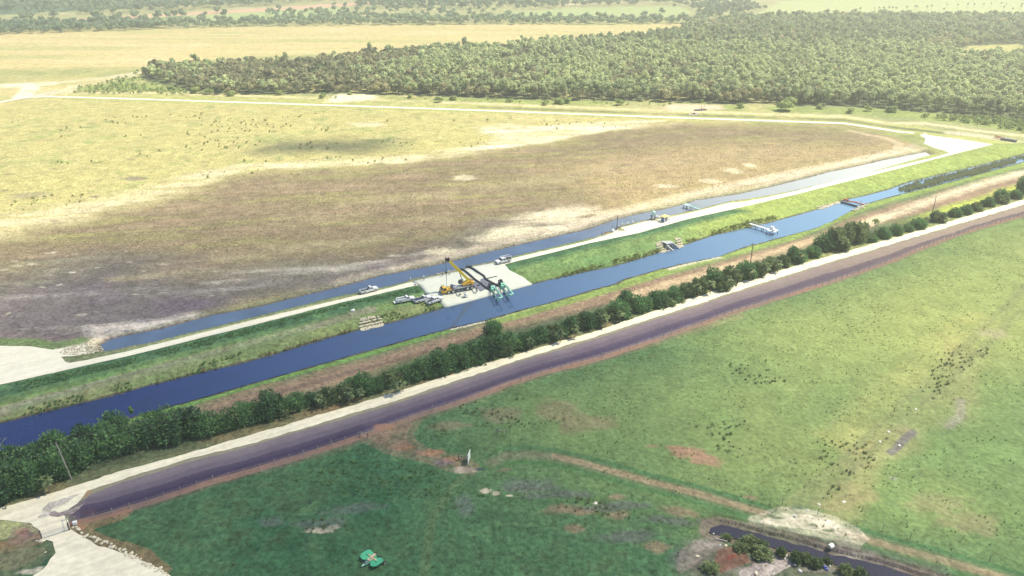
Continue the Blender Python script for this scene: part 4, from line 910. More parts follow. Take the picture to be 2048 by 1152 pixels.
PL = [(1318, 74), (1180, 92), (1186, 84), (1345, 66), (1330, 68), (1278, 78), (1372, 64), (1050, 92), (780, 110), (740, 106), (930, 92), (1215, 86)]
for i, (x, y) in enumerate(sorted(PL)):
    plant('pine_tree', PINE[i % 4], Vector((*W(x, y + 14), 0)), 1.0, i, f'tall pine rising above the back edge of the forest, {ordw[i]} from the left', 'tree', 'tall pines at the back edge of the forest', sz=1.4)
# --- bushes on the verge before the forest, each one apart
VB = [(1570, 221, 2.6), (1737, 222, 1.1), (645, 196, 1.1), (880, 204, 1.2), (905, 200, 1.0), (1120, 208, 1.4), (1135, 206, 1.2), (1240, 210, 1.3), (1400, 205, .8), (700, 190, .7), (560, 190, 1), (460, 192, 1.2), (1480, 216, 1), (1700, 226, 1), (1090, 210, 1.1), (820, 196, .8), (1780, 224, 1.4), (420, 188, 1.3), (345, 180, 1.2), (390, 186, 1.4), (1640, 218, .9), (1020, 204, .8)]
for i, (x, y, s) in enumerate(sorted(VB)):
    plant('verge_bush', SHRUB[i % 3], Vector((*W(x, y), 0)), s * 1.7, i, f'low light green bush on the verge in front of the forest, {ordw[i]} from the left', 'bush', 'bushes on the forest verge', sz=s * 1.5)
def scrub(name, outline, sp, arrs, lo, hi, mat, label, thr=.4, seed=1, z=0, noisy=12):
    P = poly(outline, z); x0, y0 = P.min(0); x1, y1 = P.max(0)
    gx, gy = np.meshgrid(np.arange(x0, x1, sp), np.arange(y0, y1, sp)); gx = gx.ravel() + rf.uniform(-.5, .5, gx.size) * sp; gy = gy.ravel() + rf.uniform(-.5, .5, gy.size) * sp
    k = (sdist(gx, gy, P, 3) < 0) & (fbm(gx, gy, noisy, 3, seed) > thr) & (abs(gx) < gy * .95)
    gx, gy = gx[k], gy[k]; H = height(gx, gy)
    Vs, Fs, Ts = [], [], []; base = 0
    for i in range(len(gx)):
        V, F, T = arrs[i % len(arrs)]; s = rf.uniform(lo, hi); a = rf.uniform(0, 6.28); c, s_ = math.cos(a) * s, math.sin(a) * s
        Vs.append(np.stack([V[:, 0] * c - V[:, 1] * s_ + gx[i], V[:, 0] * s_ + V[:, 1] * c + gy[i], V[:, 2] * s + H[i]], -1)); Fs.append(F + base); Ts.append(np.clip(T * .7 + rf.uniform(-.15, .35), 0, 1)); base += len(V)
    if not Vs: return
    o = mesh_np(name, np.concatenate(Vs), np.concatenate(Fs), mat, attrs={'tint': ('FLOAT', np.concatenate(Ts))}); tag(o, label, kind='stuff')
def tuft_arr(seed, r, h, n, wd):
    rg = np.random.default_rng(seed); V, F, T = [], [], []
    for i in range(n):
        a = rg.uniform(0, 6.28); p = rg.uniform(-.45, .45, 2) * r; L = h * rg.uniform(.6, 1.1); o = rg.uniform(.1, .6) * r; d = np.array([math.cos(a), math.sin(a)]); s = np.array([-d[1], d[0]]) * wd
        b = len(V); q = p + d * o
        V += [(*(p - s), 0), (*(p + s), 0), (*(q + s * .5), L), (*(q - s * .5), L)]; F.append([b, b + 1, b + 2, b + 3]); T += [rg.uniform(0, 1)] * 4
    return np.array(V, float), np.array(F), np.array(T)
SH = [crown_arr(170 + s, 4.0, 2.6, 0, 44, .55, 4, core=0) for s in range(5)]
scrub('verge_scrub', [(140, 180), (200, 165), (262, 152), (345, 172), (400, 188), (385, 192), (150, 187)], 5, SH, .5, 1.0, M_shrub, 'light green scrub at the left tip of the forest', .40, 3)
scrub('verge_scrub', [(500, 193), (900, 197), (1348, 207), (1340, 213), (900, 202), (600, 197)], 6, SH, .3, .8, M_shrub, 'light green scrub along the foot of the forest', .50, 4)
scrub('verge_scrub', [(1810, 230), (1960, 233), (2070, 243), (2300, 300), (2300, 312), (2048, 266), (1940, 248), (1860, 240)], 4, SH, .7, 1.2, M_shrub, 'thick pale green scrub at the right edge before the forest', .3, 5)
TF = [tuft_arr(200 + s, .7, .8, 12, .10) for s in range(6)]
TFB = [tuft_arr(210 + s, 1.1, 1.0, 16, .13) for s in range(6)]
M_gr = leafmat('grass_blades', (.06, .16, .06), (.18, .32, .10))
M_dry = leafmat('dry_reeds', (.17, .15, .08), (.42, .36, .18))
M_dk = leafmat('weeds', (.07, .10, .06), (.17, .22, .09))
M_yb = leafmat('field_weeds', (.16, .22, .07), (.36, .38, .13))
scrub('bank_reeds', [(-300, 915), (0, 837), (200, 788), (300, 762), (512, 709), (600, 684), (712, 652), (712, 660), (600, 692), (512, 718), (300, 770), (200, 796), (0, 845), (-300, 925)], .8, TF, .7, 1.5, M_dry, 'dry straw-coloured reeds lining the canal bank', .47, 6, noisy=9, z=-.8)
scrub('bank_grass', [(-300, 910), (0, 828), (512, 698), (860, 604), (885, 614), (700, 662), (512, 716), (0, 845), (-300, 925)], .9, TF, .5, 1.0, M_gr, 'rough grass on the canal bank', .50, 7, z=-.5)
scrub('bank_grass', [(1080, 556), (1180, 532), (1290, 505), (1430, 460), (1560, 430), (1560, 438), (1430, 469), (1290, 514), (1180, 541), (1085, 565)], .9, TFB, .5, 1.1, M_yb, 'rough grass on the canal bank past the pad', .42, 8, z=-.8)
scrub('levee_grass', [(-300, 850), (0, 772), (250, 718), (512, 652), (680, 608), (848, 570), (853, 584), (680, 620), (512, 668), (250, 735), (0, 795), (-300, 880)], .8, TFB, .25, .6, M_gr, 'tall grass below the levee road', .42, 9, z=.8)
scrub('bank_reeds', [(820, 598), (760, 640), (640, 672), (760, 634)], 1, TF, .6, 1, M_dry, 'dry reeds near the rock patch', .4, 2)
scrub('canal_reeds', [(1790, 378), (1830, 362), (1900, 346), (1960, 332), (2048, 309), (2200, 273), (2200, 287), (2048, 322), (1960, 348), (1918, 358), (1860, 374), (1810, 386)], 1.0, [tuft_arr(230 + s, 1.0, 1.7, 14, .13) for s in range(5)], .7, 1.15, leafmat('reeds', (.12, .15, .08), (.32, .34, .18)), 'tall grey-green reeds choking the far end of the canal', .25, 11, noisy=7, z=-1.0)
M_pw = leafmat('pasture_tussocks', (.07, .15, .06), (.24, .33, .12))
scrub('pasture_weeds', [(152, 1060), (722, 885), (850, 850), (1100, 755), (1672, 570), (2048, 440), (2500, 600), (2500, 1300), (0, 1300), (340, 1150)], 1.7, TF, .22, .5, M_pw, 'grass tussocks across the near pasture', .56, 12, noisy=4)
for _i, _o in enumerate(([(1440, 725), (1560, 715), (1590, 770), (1470, 780)], [(1380, 850), (1500, 830), (1520, 900), (1440, 915)], [(1640, 880), (1760, 850), (1800, 900), (1740, 960), (1640, 1010), (1620, 960)], [(1880, 700), (1990, 650), (2000, 700), (1900, 780), (1850, 830), (1820, 800)], [(1000, 965), (1150, 985), (1400, 1040), (1400, 1070), (1150, 1030), (1020, 1000)], [(560, 1035), (700, 1030), (720, 1070), (580, 1075)])):
    scrub('dark_weeds', _o, 1.6, TFB, .25, .6, M_dk, ('dark weeds above the reddish patch', 'dark weeds in mid pasture', 'dark weeds left of the wheel rut', 'dark weeds up the pasture rut', 'dark weeds below the trail', 'dark weeds at the sandy scrape')[_i], .5, 13 + _i, noisy=5)
scrub('pasture_weeds', [(850, 820), (1000, 790), (1200, 800), (1150, 850), (960, 870), (860, 880)], 1.6, TF, .4, .9, M_dk, 'weeds near the wooden brace', .50, 14, noisy=6)
scrub('field_weeds', [(-300, 240), (700, 222), (1340, 246), (900, 310), (300, 395), (-300, 480)], 5.5, [SH[0], SH[1], TFB[0]], .15, .5, M_yb, 'green weed clumps across the dry field', .645, 15, noisy=22)
scrub('field_scrub', [(-300, 560), (300, 410), (900, 325), (1560, 255), (1820, 290), (1470, 385), (1100, 410), (800, 480), (300, 520), (0, 520)], 2.4, TFB, .12, .34, leafmat('brown_scrub', (.16, .13, .08), (.36, .29, .17)), 'brown scrub over the enclosed field', .42, 16, noisy=14)
scrub('fence_weeds', [(560, 960), (470, 985), (700, 905), (900, 935), (1000, 1000), (700, 1000)], 2.0, TF, .5, 1, M_gr, 'tall weeds in the near pasture beside the rusty track', .45, 17)
# ------------------------------------------------------------------ things people made
M_white = plain('white_paint', (.80, .80, .78), .35, var=.07, scale=.8)
M_glass = plain('dark_glass', (.02, .025, .04), .12, var=.1)
M_tyre = plain('tyre_rubber', (.022, .022, .028), .85)
M_rim = plain('bright_rim', (.62, .62, .62), .4, .4)
M_black = plain('black_steel', (.025, .025, .035), .6)
M_grey = plain('galvanised_steel', (.42, .44, .46), .5, .5)
M_dgrey = plain('dark_grey_steel', (.11, .115, .14), .6)
M_yel = plain('crane_yellow', (.80, .46, .035), .4, var=.06)
M_yel2 = plain('boom_yellow', (.86, .60, .03), .4, var=.05)
M_orange = plain('orange_float', (.62, .17, .09), .7)
M_mint = plain('mint_green_paint', (.30, .62, .47), .45, var=.08)
M_green = plain('pump_green_paint', (.06, .33, .22), .5, var=.15)
M_mow = plain('mower_green', (.045, .34, .18), .45, var=.12)
M_tan = plain('faded_tan_cover', (.50, .38, .26), .8, var=.2)
M_wood = plain('weathered_wood', (.30, .27, .24), .9, var=.25, scale=5)
M_wood2 = plain('dark_post_wood', (.12, .10, .10), .9, var=.25, scale=5)
M_teal = plain('pale_teal_coating', (.42, .60, .58), .5, var=.1)
M_conc = plain('weathered_concrete', (.42, .44, .44), .9, var=.15, scale=2)
M_rock = plain('limestone_rock', (.56, .51, .38), .95, var=.25, scale=1.3, bump=.05)
M_mat = plain('worn_grey_matting', (.17, .18, .22), .9, var=.15)
M_hose = plain('black_hose_rubber', (.035, .035, .055), .75)
M_skin = plain('skin', (.45, .28, .20), .6); M_red = plain('tail_light_red', (.5, .02, .02), .4)
M_lamp = plain('headlight_glass', (.75, .78, .80), .2)
def heading(a, b): return math.atan2(b.y - a.y, b.x - a.x)
def wheel(par, x, y, r, wd, side):
    b = MB(); b.tube((x, y - wd / 2, r), (x, y + wd / 2, r), r, n=16); t = b.build('wheel', M_tyre, par, .03)
    c = MB(); yy = y + side * (wd / 2 + .012); c.tube((x, yy - side * .05, r), (x, yy, r), r * .62, n=12); c.tube((x, yy, r), (x, yy + side * .03, r), r * .2, n=8); c.build('rim', M_rim, t)
def pickup(loc, rz, label, bed='open', crew=True, long=6.1):
    e = empty('pickup_truck', loc, rz, label, 'pickup truck', 'white pickup trucks at the canal')
    L = long; W2 = .98
    xb = -L / 2; xf = L / 2                       # rear, front
    cabr, cabf = (-.75 if crew else .1), 1.45     # cab rear and base of the windscreen
    low = [(xb, .55), (xb + .75, .50), (xb + .85, .86), (xb + 1.15, .98), (xb + 1.5, .86), (xb + 1.62, .46), (xf - 1.55, .46), (xf - 1.42, .86), (xf - 1.1, .98), (xf - .75, .86), (xf - .62, .50), (xf - .06, .52), (xf, .75), (xf - .04, 1.10), (xf - .35, 1.20), (cabf, 1.28), (cabr, 1.28), (cabr, 1.24), (xb, 1.22)]
    b = MB()
    # sills, hood and nose, then bed walls
    fb = [(cabr, .46)] + [p for p in low if p[0] > cabr and p[0] > -0.4 or p[0] == cabr and p[1] > 1][:]
    fb = [(cabr, .50), (xf - 1.55, .46), (xf - 1.42, .86), (xf - 1.1, .98), (xf - .75, .86), (xf - .62, .50), (xf - .06, .52), (xf, .75), (xf - .04, 1.08), (xf - .4, 1.18), (cabf, 1.27), (cabr, 1.27)]
    b.prism(fb, -W2, W2, .06)
    rb = [(xb, .58), (xb + .72, .52), (xb + .85, .86), (xb + 1.15, .98), (xb + 1.48, .86), (xb + 1.6, .46), (cabr - .02, .46), (cabr - .02, 1.24), (xb, 1.22)]
    for s in (-1, 1): b.prism(rb, s * W2 if s < 0 else W2 - .10, -W2 + .10 if s < 0 else W2, .0)
    b.box(((xb + cabr) / 2, 0, .76), (cabr - xb - .06, 2 * W2 - .2, .08)); b.box((cabr - .05, 0, .98), (.06, 2 * W2 - .2, .5))
    body = b.build('body', M_white, e, .03)
    c = MB(); c.prism([(cabr, 1.275), (cabf + .02, 1.275), (cabf - .62, 1.86), (cabf - .95, 1.93), (cabr + .22, 1.92), (cabr + .05, 1.84)], -W2 + .10, W2 - .10, .10)
    cab = c.build('cab', M_white, e, .04)
    g = MB()
    ym = W2 - .06
    for s in (-1, 1):
        y = s * ym
        parts = [(cabr + .20, cabr + 1.0), (cabr + 1.12, cabf - .25)] if crew else [(cabr + .15, cabf - .25)]
        for (u0, u1) in parts:
            tp = min(u1, cabf - .72)
            g.add([(u0, y, 1.36), (u1, y, 1.36), (tp, y * .955, 1.78), (u0 + .08, y * .955, 1.78)], [(0, 1, 2, 3)])
    g.add([(cabf + .035, -.78, 1.33), (cabf + .035, .78, 1.33), (cabf - .56, .72, 1.84), (cabf - .56, -.72, 1.84)], [(0, 1, 2, 3)])
    g.add([(cabr - .012, -.72, 1.38), (cabr - .012, .72, 1.38), (cabr + .035, .68, 1.80), (cabr + .035, -.68, 1.80)], [(0, 1, 2, 3)])
    go = g.build('windows', M_glass, cab); m = go.modifiers.new('thick', 'SOLIDIFY'); m.thickness = .03
    t = MB(); t.box((xb - .02, 0, .95), (.07, 2 * W2 - .12, .52)); t.build('tailgate', M_white, e, .02)
    t = MB(); t.box((xb - .10, 0, .56), (.16, 1.86, .16)); t.build('bumper', M_grey, e, .03)
    t = MB(); t.box((xf + .03, 0, .56), (.16, 1.9, .2)); t.build('bumper', M_dgrey, e, .03)
    t = MB(); t.box((xf + .0, 0, .86), (.07, 1.16, .26)); t.build('grille', M_black, e)
    for s in (-1, 1):
        t = MB(); t.box((xf - .02, s * .76, .90), (.10, .30, .22)); t.build('headlight', M_lamp, e, .02)
        t = MB(); t.box((xb - .02, s * .90, 1.0), (.09, .12, .34)); t.build('tail_light', M_red, e, .01)
        t = MB(); t.box((cabf - .2, s * 1.07, 1.36), (.14, .2, .22)); t.build('mirror', M_black, e, .02)
        for x in (xb + 1.17, xf - 1.08): wheel(e, x, s * .82, .41, .27, s)
    t = MB()
    if bed == 'open': t.box(((xb + cabr) / 2, 0, .815), (cabr - xb - .16, 1.72, .02)); t.build('bed_liner', M_black, e)
    elif bed == 'dark':
        t.box(((xb + cabr) / 2, 0, 1.21), (cabr - xb - .12, 1.74, .10)); t.build('bed_cover', plain('dark_bed_cover', (.02, .02, .06), .4), e, .03)
    elif bed == 'boxes':
        t.box(((xb + cabr) / 2, 0, .815), (cabr - xb - .16, 1.72, .02)); t.build('bed_liner', M_grey, e)
        for s in (-1, 1):
            t = MB(); t.box(((xb + cabr) / 2 + .05, s * .80, 1.33), (cabr - xb - .3, .36, .34)); t.build('toolbox', M_white, e, .03)
        t = MB(); t.box((xb - .55, 0, .50), (.75, 1.7, .06)); t.box((xb + .18, 0, 1.0), (.1, 1.6, .4)); t.build('lowered_tailgate', M_white, e, .02)
    elif bed == 'rack':
        t.box(((xb + cabr) / 2, 0, .90), (cabr - xb - .1, 1.76, .14)); t.build('bed_liner', M_dgrey, e)
        t = MB()
        for s in (-1, 1):
            for x in (xb + .1, (xb + cabr) / 2, cabr - .15): t.tube((x, s * .9, 1.2), (x, s * .9, 2.25), .05, n=6)
            t.tube((xb, s * .9, 2.25), (cabf - .4, s * .9, 2.25), .06, n=6)
        for x in (xb + .1, (xb + cabr) / 2, cabr - .15, cabf - .6): t.tube((x, -.9, 2.25), (x, .9, 2.25), .05, n=6)
        t.build('ladder_rack', M_white, e)
        t = MB(); t.box((xb + .9, .35, 1.4), (1.1, .7, .8)); t.box((xb + .75, -.45, 1.25), (.8, .6, .6)); t.tube((xb + 1.6, -.3, .95), (xb + 1.6, -.3, 1.75), .32, n=10); t.build('welding_gear', M_black, e, .03)
        t = MB(); t.tube((xb + .25, .1, 1.1), (xb + .25, .1, 2.0), .12, n=8); t.tube((xb + .25, .1, 2.0), (xb - .9, -.3, 1.7), .08, n=6); t.build('small_hoist', M_dgrey, e)
    return e
def pk(rear, front, *a, on=G, **k):
    p, q = on(*rear), on(*front); m = (p + q) / 2; return pickup(Vector((m.x, m.y, m.z + .02)), heading(p, q), *a, **k)
LV = lambda x, y: V3(x, y, 1.07)
pk((795, 606), (827, 600), 'white pickup with raised side toolboxes and lowered tailgate, standing alone on the grass bank', bed='boxes', crew=False)
pk((832, 605.5), (859, 599), 'white pickup with dark bed cover, parked on the grass between two other white pickups', bed='dark', crew=False)
pk((855, 608), (883, 601), 'white crew-cab pickup on the grass at the corner of the concrete pad', bed='open')
pk((725, 587), (751, 580.5), 'white pickup driving the white levee road left of the pad', bed='open', crew=False, on=LV)
pk((1021, 522), (992, 528.5), 'white work pickup with ladder rack and black gear at the upper pad corner', bed='rack', on=LV)
# --- mobile crane
c0, c1 = PZ(887, 586.5), PZ(943, 576)
RZc = heading(c1, c0)                                  # nose points left
mid = (c0 + c1) / 2
CR = empty('mobile_crane', Vector((mid.x, mid.y, padz(np.array([mid.x]), np.array([mid.y]))[0])), RZc, 'yellow four-axle mobile crane with its boom raised over the concrete pad', 'crane')
# x forward (nose), y left; carrier 12 m long
b = MB(); b.box((-.6, 0, 1.15), (10.4, 2.4, .35)); b.box((-.6, 0, .85), (9.8, 1.0, .4)); b.build('chassis', M_dgrey, CR, .04)
b = MB(); b.box((-1.8, 0, 1.40), (7.6, 2.7, .12)); b.box((1.2, 0, 1.7), (1.5, 2.3, .5)); b.box((-5.2, 0, 1.6), (.9, 2.4, .4)); b.build('deck', M_grey, CR, .03)
b = MB(); b.prism([(4.2, .75), (5.9, .65), (6.15, 1.2), (5.95, 1.75), (5.5, 2.55), (4.5, 2.6), (4.2, 1.9)], -1.25, 1.25, .1); b.box((3.4, 0, 1.45), (1.6, 2.5, .7)); cab = b.build('driver_cab', M_yel, CR, .05)
b = MB()
b.add([(6.02, -1.1, 1.72), (6.02, 1.1, 1.72), (5.56, 1.05, 2.5), (5.56, -1.05, 2.5)], [(0, 1, 2, 3)])
for s in (-1, 1): b.add([(4.55, s * 1.275, 1.65), (5.75, s * 1.275, 1.65), (5.4, s * 1.255, 2.35), (4.65, s * 1.255, 2.35)], [(0, 1, 2, 3)])
g = b.build('windows', M_glass, cab); mm = g.modifiers.new('t', 'SOLIDIFY'); mm.thickness = .04
b = MB(); b.box((6.1, 0, .75), (.3, 2.5, .35)); b.build('bumper', M_black, CR, .03)
b = MB(); b.box((2.4, .8, 2.3), (.9, .8, 1.5)); b.tube((2.4, .8, 3), (2.4, .8, 3.4), .12); b.build('exhaust_stack', M_dgrey, CR, .04)
b = MB(); b.tube((6.5, 1.1, .9), (6.5, 1.1, 2.8), .05); b.tube((6.1, 1.1, .9), (6.5, 1.1, .9), .05); b.build('mirror_pole', M_teal, CR)
for x in (4.0, 2.4, -2.9, -4.5):
    for s in (-1, 1): wheel(CR, x - .3, s * 1.1, .68, .42, s)
for x, L in ((.55, 3.2), (-5.6, 3.2)):
    for s in (-1, 1):
        b = MB(); b.box((x, s * (1.2 + (L - 1) / 2), 1.0), (.28, L - 1, .28)); b.tube((x, s * L, 1.05), (x, s * L, .2), .09); b.tube((x, s * L, .14), (x, s * L, .26), .12, .1)
        og = b.build('outrigger', M_dgrey, CR)
        b = MB(); b.box((x, s * L, .10), (.8, .7, .12)); b.build('outrigger_pad', M_wood2, og)
b = MB(); b.tube((-3.2, 0, 1.45), (-3.2, 0, 1.75), 1.15, n=20); b.build('turntable', M_dgrey, CR)
b = MB(); b.prism([(-4.9, 1.8), (-1.8, 1.8), (-1.6, 2.3), (-3.4, 3.1), (-4.8, 3.3), (-5.1, 2.6)], -.75, .75, .08); ss = b.build('superstructure', M_yel, CR, .05)
b = MB(); b.box((-5.1, 0, 2.3), (.9, 2.6, 1.0)); b.build('counterweight', M_yel, ss, .06)
b = MB(); b.tube((-4.6, -.55, 3.35), (-4.6, .55, 3.35), .42, n=12); b.tube((-5.3, -.5, 3.1), (-5.3, .5, 3.1), .38, n=12); b.build('winch', M_tan, ss)
b = MB(); b.prism([(-2.6, 1.85), (-1.0, 1.85), (-.8, 2.5), (-1.2, 3.3), (-2.6, 3.3)], -1.65, -.85, .06); oc = b.build('operator_cab', M_dgrey, CR, .05)
b = MB(); b.add([(-.86, -1.6, 2.1), (-.86, -.9, 2.1), (-1.2, -.9, 3.25), (-1.2, -1.6, 3.25)], [(0, 1, 2, 3)]); g = b.build('windows', M_glass, oc); mm = g.modifiers.new('t', 'SOLIDIFY'); mm.thickness = .04
# boom, aimed at the tip seen in the photograph
inv = Matrix.Rotation(-RZc, 4, 'Z')
base_l = Vector((-4.3, 0, 3.0))
org = CR.location
ex, ey = W(897, 521, 11.4); tip = inv @ (Vector((ex, ey, 11.4)) - org)
d = (tip - base_l).normalized(); Lb = (tip - base_l).length
side = d.cross(Vector((0, 0, 1))).normalized(); upv = side.cross(d)
def bm_sec(t0, t1, w_, h_):
    bb = MB(); M = Matrix((d, side, upv)).transposed().to_4x4(); bb.box(base_l + d * (t0 + t1) / 2, (t1 - t0, w_, h_), M=M); return bb
bo = bm_sec(0, Lb * .84, .78, .92).build('boom', M_yel2, CR, .06)
bm_sec(Lb * .84, Lb * .93, .66, .78).build('boom_section', M_yel2, bo, .04)
bm_sec(Lb * .93, Lb * 1.0, .56, .66).build('boom_section', M_yel2, bo, .04)
b = MB(); M = Matrix((d, side, upv)).transposed().to_4x4(); b.box(tip + d * .3, (.9, .7, .9), M=M)
b.tube(tip + d * .75 - side * .4 - upv * .3, tip + d * .75 + side * .4 - upv * .3, .42, n=12); b.tube(tip + d * .5 - side * .35 + upv * .5, tip + d * .5 + side * .35 + upv * .5, .3, n=12); b.box(tip + d * 1.1 - upv * .1, (.9, .3, .5), M=M)
b.build('boom_head', M_black, bo)
b = MB(); b.tube(Vector((-2.2, 0, 2.2)), base_l + d * Lb * .42 - upv * .45, .2, .16, n=8); b.build('lift_cylinder', M_grey, CR)
b = MB(); M2 = M
b.tube(base_l + d * 3.2 + side * .42 + upv * .1, base_l + d * 3.9 + side * .5 + upv * .1, .16, n=8); b.build('boom_roller', M_black, bo)
hk = inv @ (Vector((*W(891, 532, 7.6), 7.6)) - org)
tp = tip + d * .8 - upv * .6; hk = Vector((tp.x, tp.y, hk.z))
b = MB(); b.tube(tp, hk, .035, n=5); b.tube(tp + side * .2, hk + side * .1, .035, n=5); b.build('hoist_cable', M_black, CR)
b = MB(); b.ball(hk - Vector((0, 0, .35)), .42, 2, (.8, .8, 1.3)); b.tube(hk - Vector((0, 0, .8)), hk - Vector((0, 0, 1.3)), .1, .05); b.build('hook_block', M_black, CR)
gz = 0.03
b = MB(); b.tube(hk - Vector((0, 0, 1.2)), Vector((hk.x, hk.y, gz + .1)), .10, n=8); b.tube(Vector((hk.x, hk.y, gz)), Vector((hk.x, hk.y, gz + .15)), .22, n=8)
pl = b.build('steel_pipe', M_teal); pl.matrix_world = Matrix.Translation(org) @ Matrix.Rotation(RZc, 4, 'Z'); tag(pl, 'slim pale teal pipe hanging upright under the black crane hook', 'pipe')
# --- people
def person(loc, rz, label, shirt, trousers, hat, pose=0):
    """standing or striding figure grown from one skeleton"""
    sx = (.12, .30, .18, .10)[pose]
    v, e, r = [], [], []
    def add(p, rad, par=None):
        v.append(p); r.append(rad)
        if par is not None: e.append((par, len(v) - 1))
        return len(v) - 1
    pel = add((0, 0, .98), .135); ch = add((0, 0, 1.22), .135, pel); sh = add((0, 0, 1.42), .13, ch); nk = add((0, 0, 1.53), .055, sh); hd0 = add((.01, 0, 1.62), .085, nk); add((.01, 0, 1.73), .085, hd0)
    for s in (-1, 1):
        hp = add((0, s * .10, .92), .105, pel); kn = add((s * sx * .55, s * .12, .50), .068, hp); an = add((s * sx - .02, s * .13, .10), .045, kn); add((s * sx + .17, s * .14, .05), .042, an)
        so_ = add((0, s * .20, 1.42), .062, sh); el = add((.03 + .10 * (pose == 1), s * .27, 1.15), .046, so_); wr = add((.14 + .12 * s * (pose == 1), s * .27, .93), .032, el); pm = add((.17 + .12 * s * (pose == 1), s * .27, .87), .034, wr)
        for k in range(4): f1 = add((.19 + .12 * s * (pose == 1) + .012 * k, s * .27, .80 + .004 * k), .009, pm); 
        add((.21 + .12 * s * (pose == 1), s * .245, .86), .010, pm)
    me = bpy.data.meshes.new('person'); me.from_pydata(v, e, []); o = bpy.data.objects.new('person', me); COL.objects.link(o)
    md = o.modifiers.new('skin', 'SKIN'); md.use_smooth_shade = True
    for i, sv in enumerate(me.skin_vertices[0].data): sv.radius = (r[i], r[i] * (1.25 if i in (0, 1, 2) else 1)); sv.use_root = (i == 0)
    sb = o.modifiers.new('sub', 'SUBSURF'); sb.levels = sb.render_levels = 1
    dg = bpy.context.evaluated_depsgraph_get(); em = bpy.data.meshes.new_from_object(o.evaluated_get(dg)); o.modifiers.clear(); o.data = em
    em.materials.clear()
    for m in (trousers, shirt, M_skin, M_black): em.materials.append(m)
    for p in em.polygons:
        z = p.center.z; ay = abs(p.center.y)
        p.material_index = 3 if z < .12 else (1 if (z > 1.0 and z < 1.52 and not (ay > .2 and z < 1.15)) else (0 if z < 1.0 and ay < .235 else 2)); 
        if 1.0 <= z < 1.15 and ay > .2: p.material_index = 2
        if z >= 1.52: p.material_index = 2
    o.location = loc; o.rotation_euler = (0, 0, rz); tag(o, label, 'person')
    b = MB(); b.ball((.01, 0, 1.78), .13, 2, (1.1, 1, .75)); b.tube((.03, 0, 1.765), (.03, 0, 1.78), .18, n=12); b.build('hard_hat', hat, o)
    b = MB()
    for s in (-1, 1): b.ball((.095, s * .033, 1.70), .011, 1)
    b.build('eyes', M_black, o)
    b = MB(); b.ball((.108, 0, 1.672), .016, 1); b.tube((.093, -.025, 1.64), (.093, .025, 1.64), .006, n=5); b.build('face', M_skin, o)
    return o
M_den = plain('dark_denim', (.03, .035, .06), .9); M_vest = plain('lime_vest', (.55, .72, .25), .8); M_navy = plain('navy_cloth', (.02, .025, .05), .9); M_sand = plain('khaki_cloth', (.36, .30, .2), .9); M_shirt = plain('white_shirt', (.75, .76, .74), .9)
person(LV(848, 560.5), 2.6, 'person in white shirt and hard hat at the ditch edge left of the crane', M_shirt, M_den, M_white, 0)
person(LV(821, 564), 1.6, 'person in pale clothes at the roadside, furthest left of the people', M_shirt, M_sand, M_white, 2)
person(LV(885, 552), .4, 'person in dark clothes striding along the top of the pad', M_navy, M_navy, M_dgrey, 1)
person(LV(898.5, 549.5), 3.0, 'person in dark trousers and lime vest standing right of the hanging pipe', M_vest, M_den, M_white, 3)
# small things on the pad
b = MB(); p = PZ(931, 594); e = empty('water_tank', p, .3, 'white round-shouldered tank standing on the pad below the crane', 'tank')
b.tube((0, 0, .12), (0, 0, 1.5), .55, n=18); b.tube((0, 0, 1.5), (0, 0, 1.62), .55, .35, n=18); b.build('tank_body', M_white, e, .04)
b = MB(); b.tube((0, 0, 1.6), (0, 0, 1.7), .22, n=12); b.build('lid', M_dgrey, e)
b = MB(); b.box((0, 0, .06), (1.2, 1.1, .12)); b.build('pallet', M_wood, e)
b = MB(); b.path([(.6, 0, .3), (1.0, .2, .2), (1.2, .6, .06)], .04, 6); b.build('outlet_hose', M_black, e)
for i, (q, lb) in enumerate((((830.5, 569.5), 'small grey cooler box set down on the road left of the pad'), ((1110 - 153, 572), 'short dark crate lying between the black hoses'))):
    p = (LV if i == 0 else PZ)(*q); e = empty('box', p, .5 * i, lb, 'box'); b = MB(); b.box((0, 0, .25), (.7, .45, .4)); b.build('box_body', M_grey if i == 0 else M_dgrey, e, .03); b = MB(); b.box((0, 0, .47), (.74, .49, .06)); b.build('lid', M_white if i == 0 else M_black, e, .02)
# --- hoses draped over the pad and grey mats
def hose(pts, r, label, name='discharge_hose'):
    P = []
    for i, q in enumerate(pts):
        v = PZ(q[0], q[1], q[2] if len(q) > 2 else r + .02); P.append(v)
    # smooth run
    S = []
    for i in range(len(P) - 1):
        for k in range(6):
            t = k / 6; a = P[max(i - 1, 0)]; b_ = P[i]; c = P[i + 1]; d_ = P[min(i + 2, len(P) - 1)]
            S.append(.5 * ((2 * b_) + (c - a) * t + (2 * a - 5 * b_ + 4 * c - d_) * t * t + (3 * b_ - a - 3 * c + d_) * t ** 3))
    S.append(P[-1]); o = MB().path(S, r, 10).build(name, M_hose, smooth=True); tag(o, label, 'hose'); return o
hose([(921, 537.5, .0), (930, 543), (942, 553), (951, 561), (960, 567), (972, 577), (981, 581)], .32, 'thick black hose from the left green pump past the crane to the ditch')
hose([(937, 535.5, .1), (945, 538), (957, 546), (968, 553.5), (972, 559.5), (985, 567), (999, 574)], .32, 'thick black hose from the right green pump across the pad to the ditch')
b = MB(); q = PZ(932.5, 535.5, .5); b.tube(q, q + Vector((2.0, .2, 0)), .42, .32, n=12); b.tube(q, q + Vector((.2, 0, 0)), .55, n=12); tag(b.build('hose_nozzle', M_black), 'black flared nozzle at the ditch end of the right-hand hose', 'nozzle')
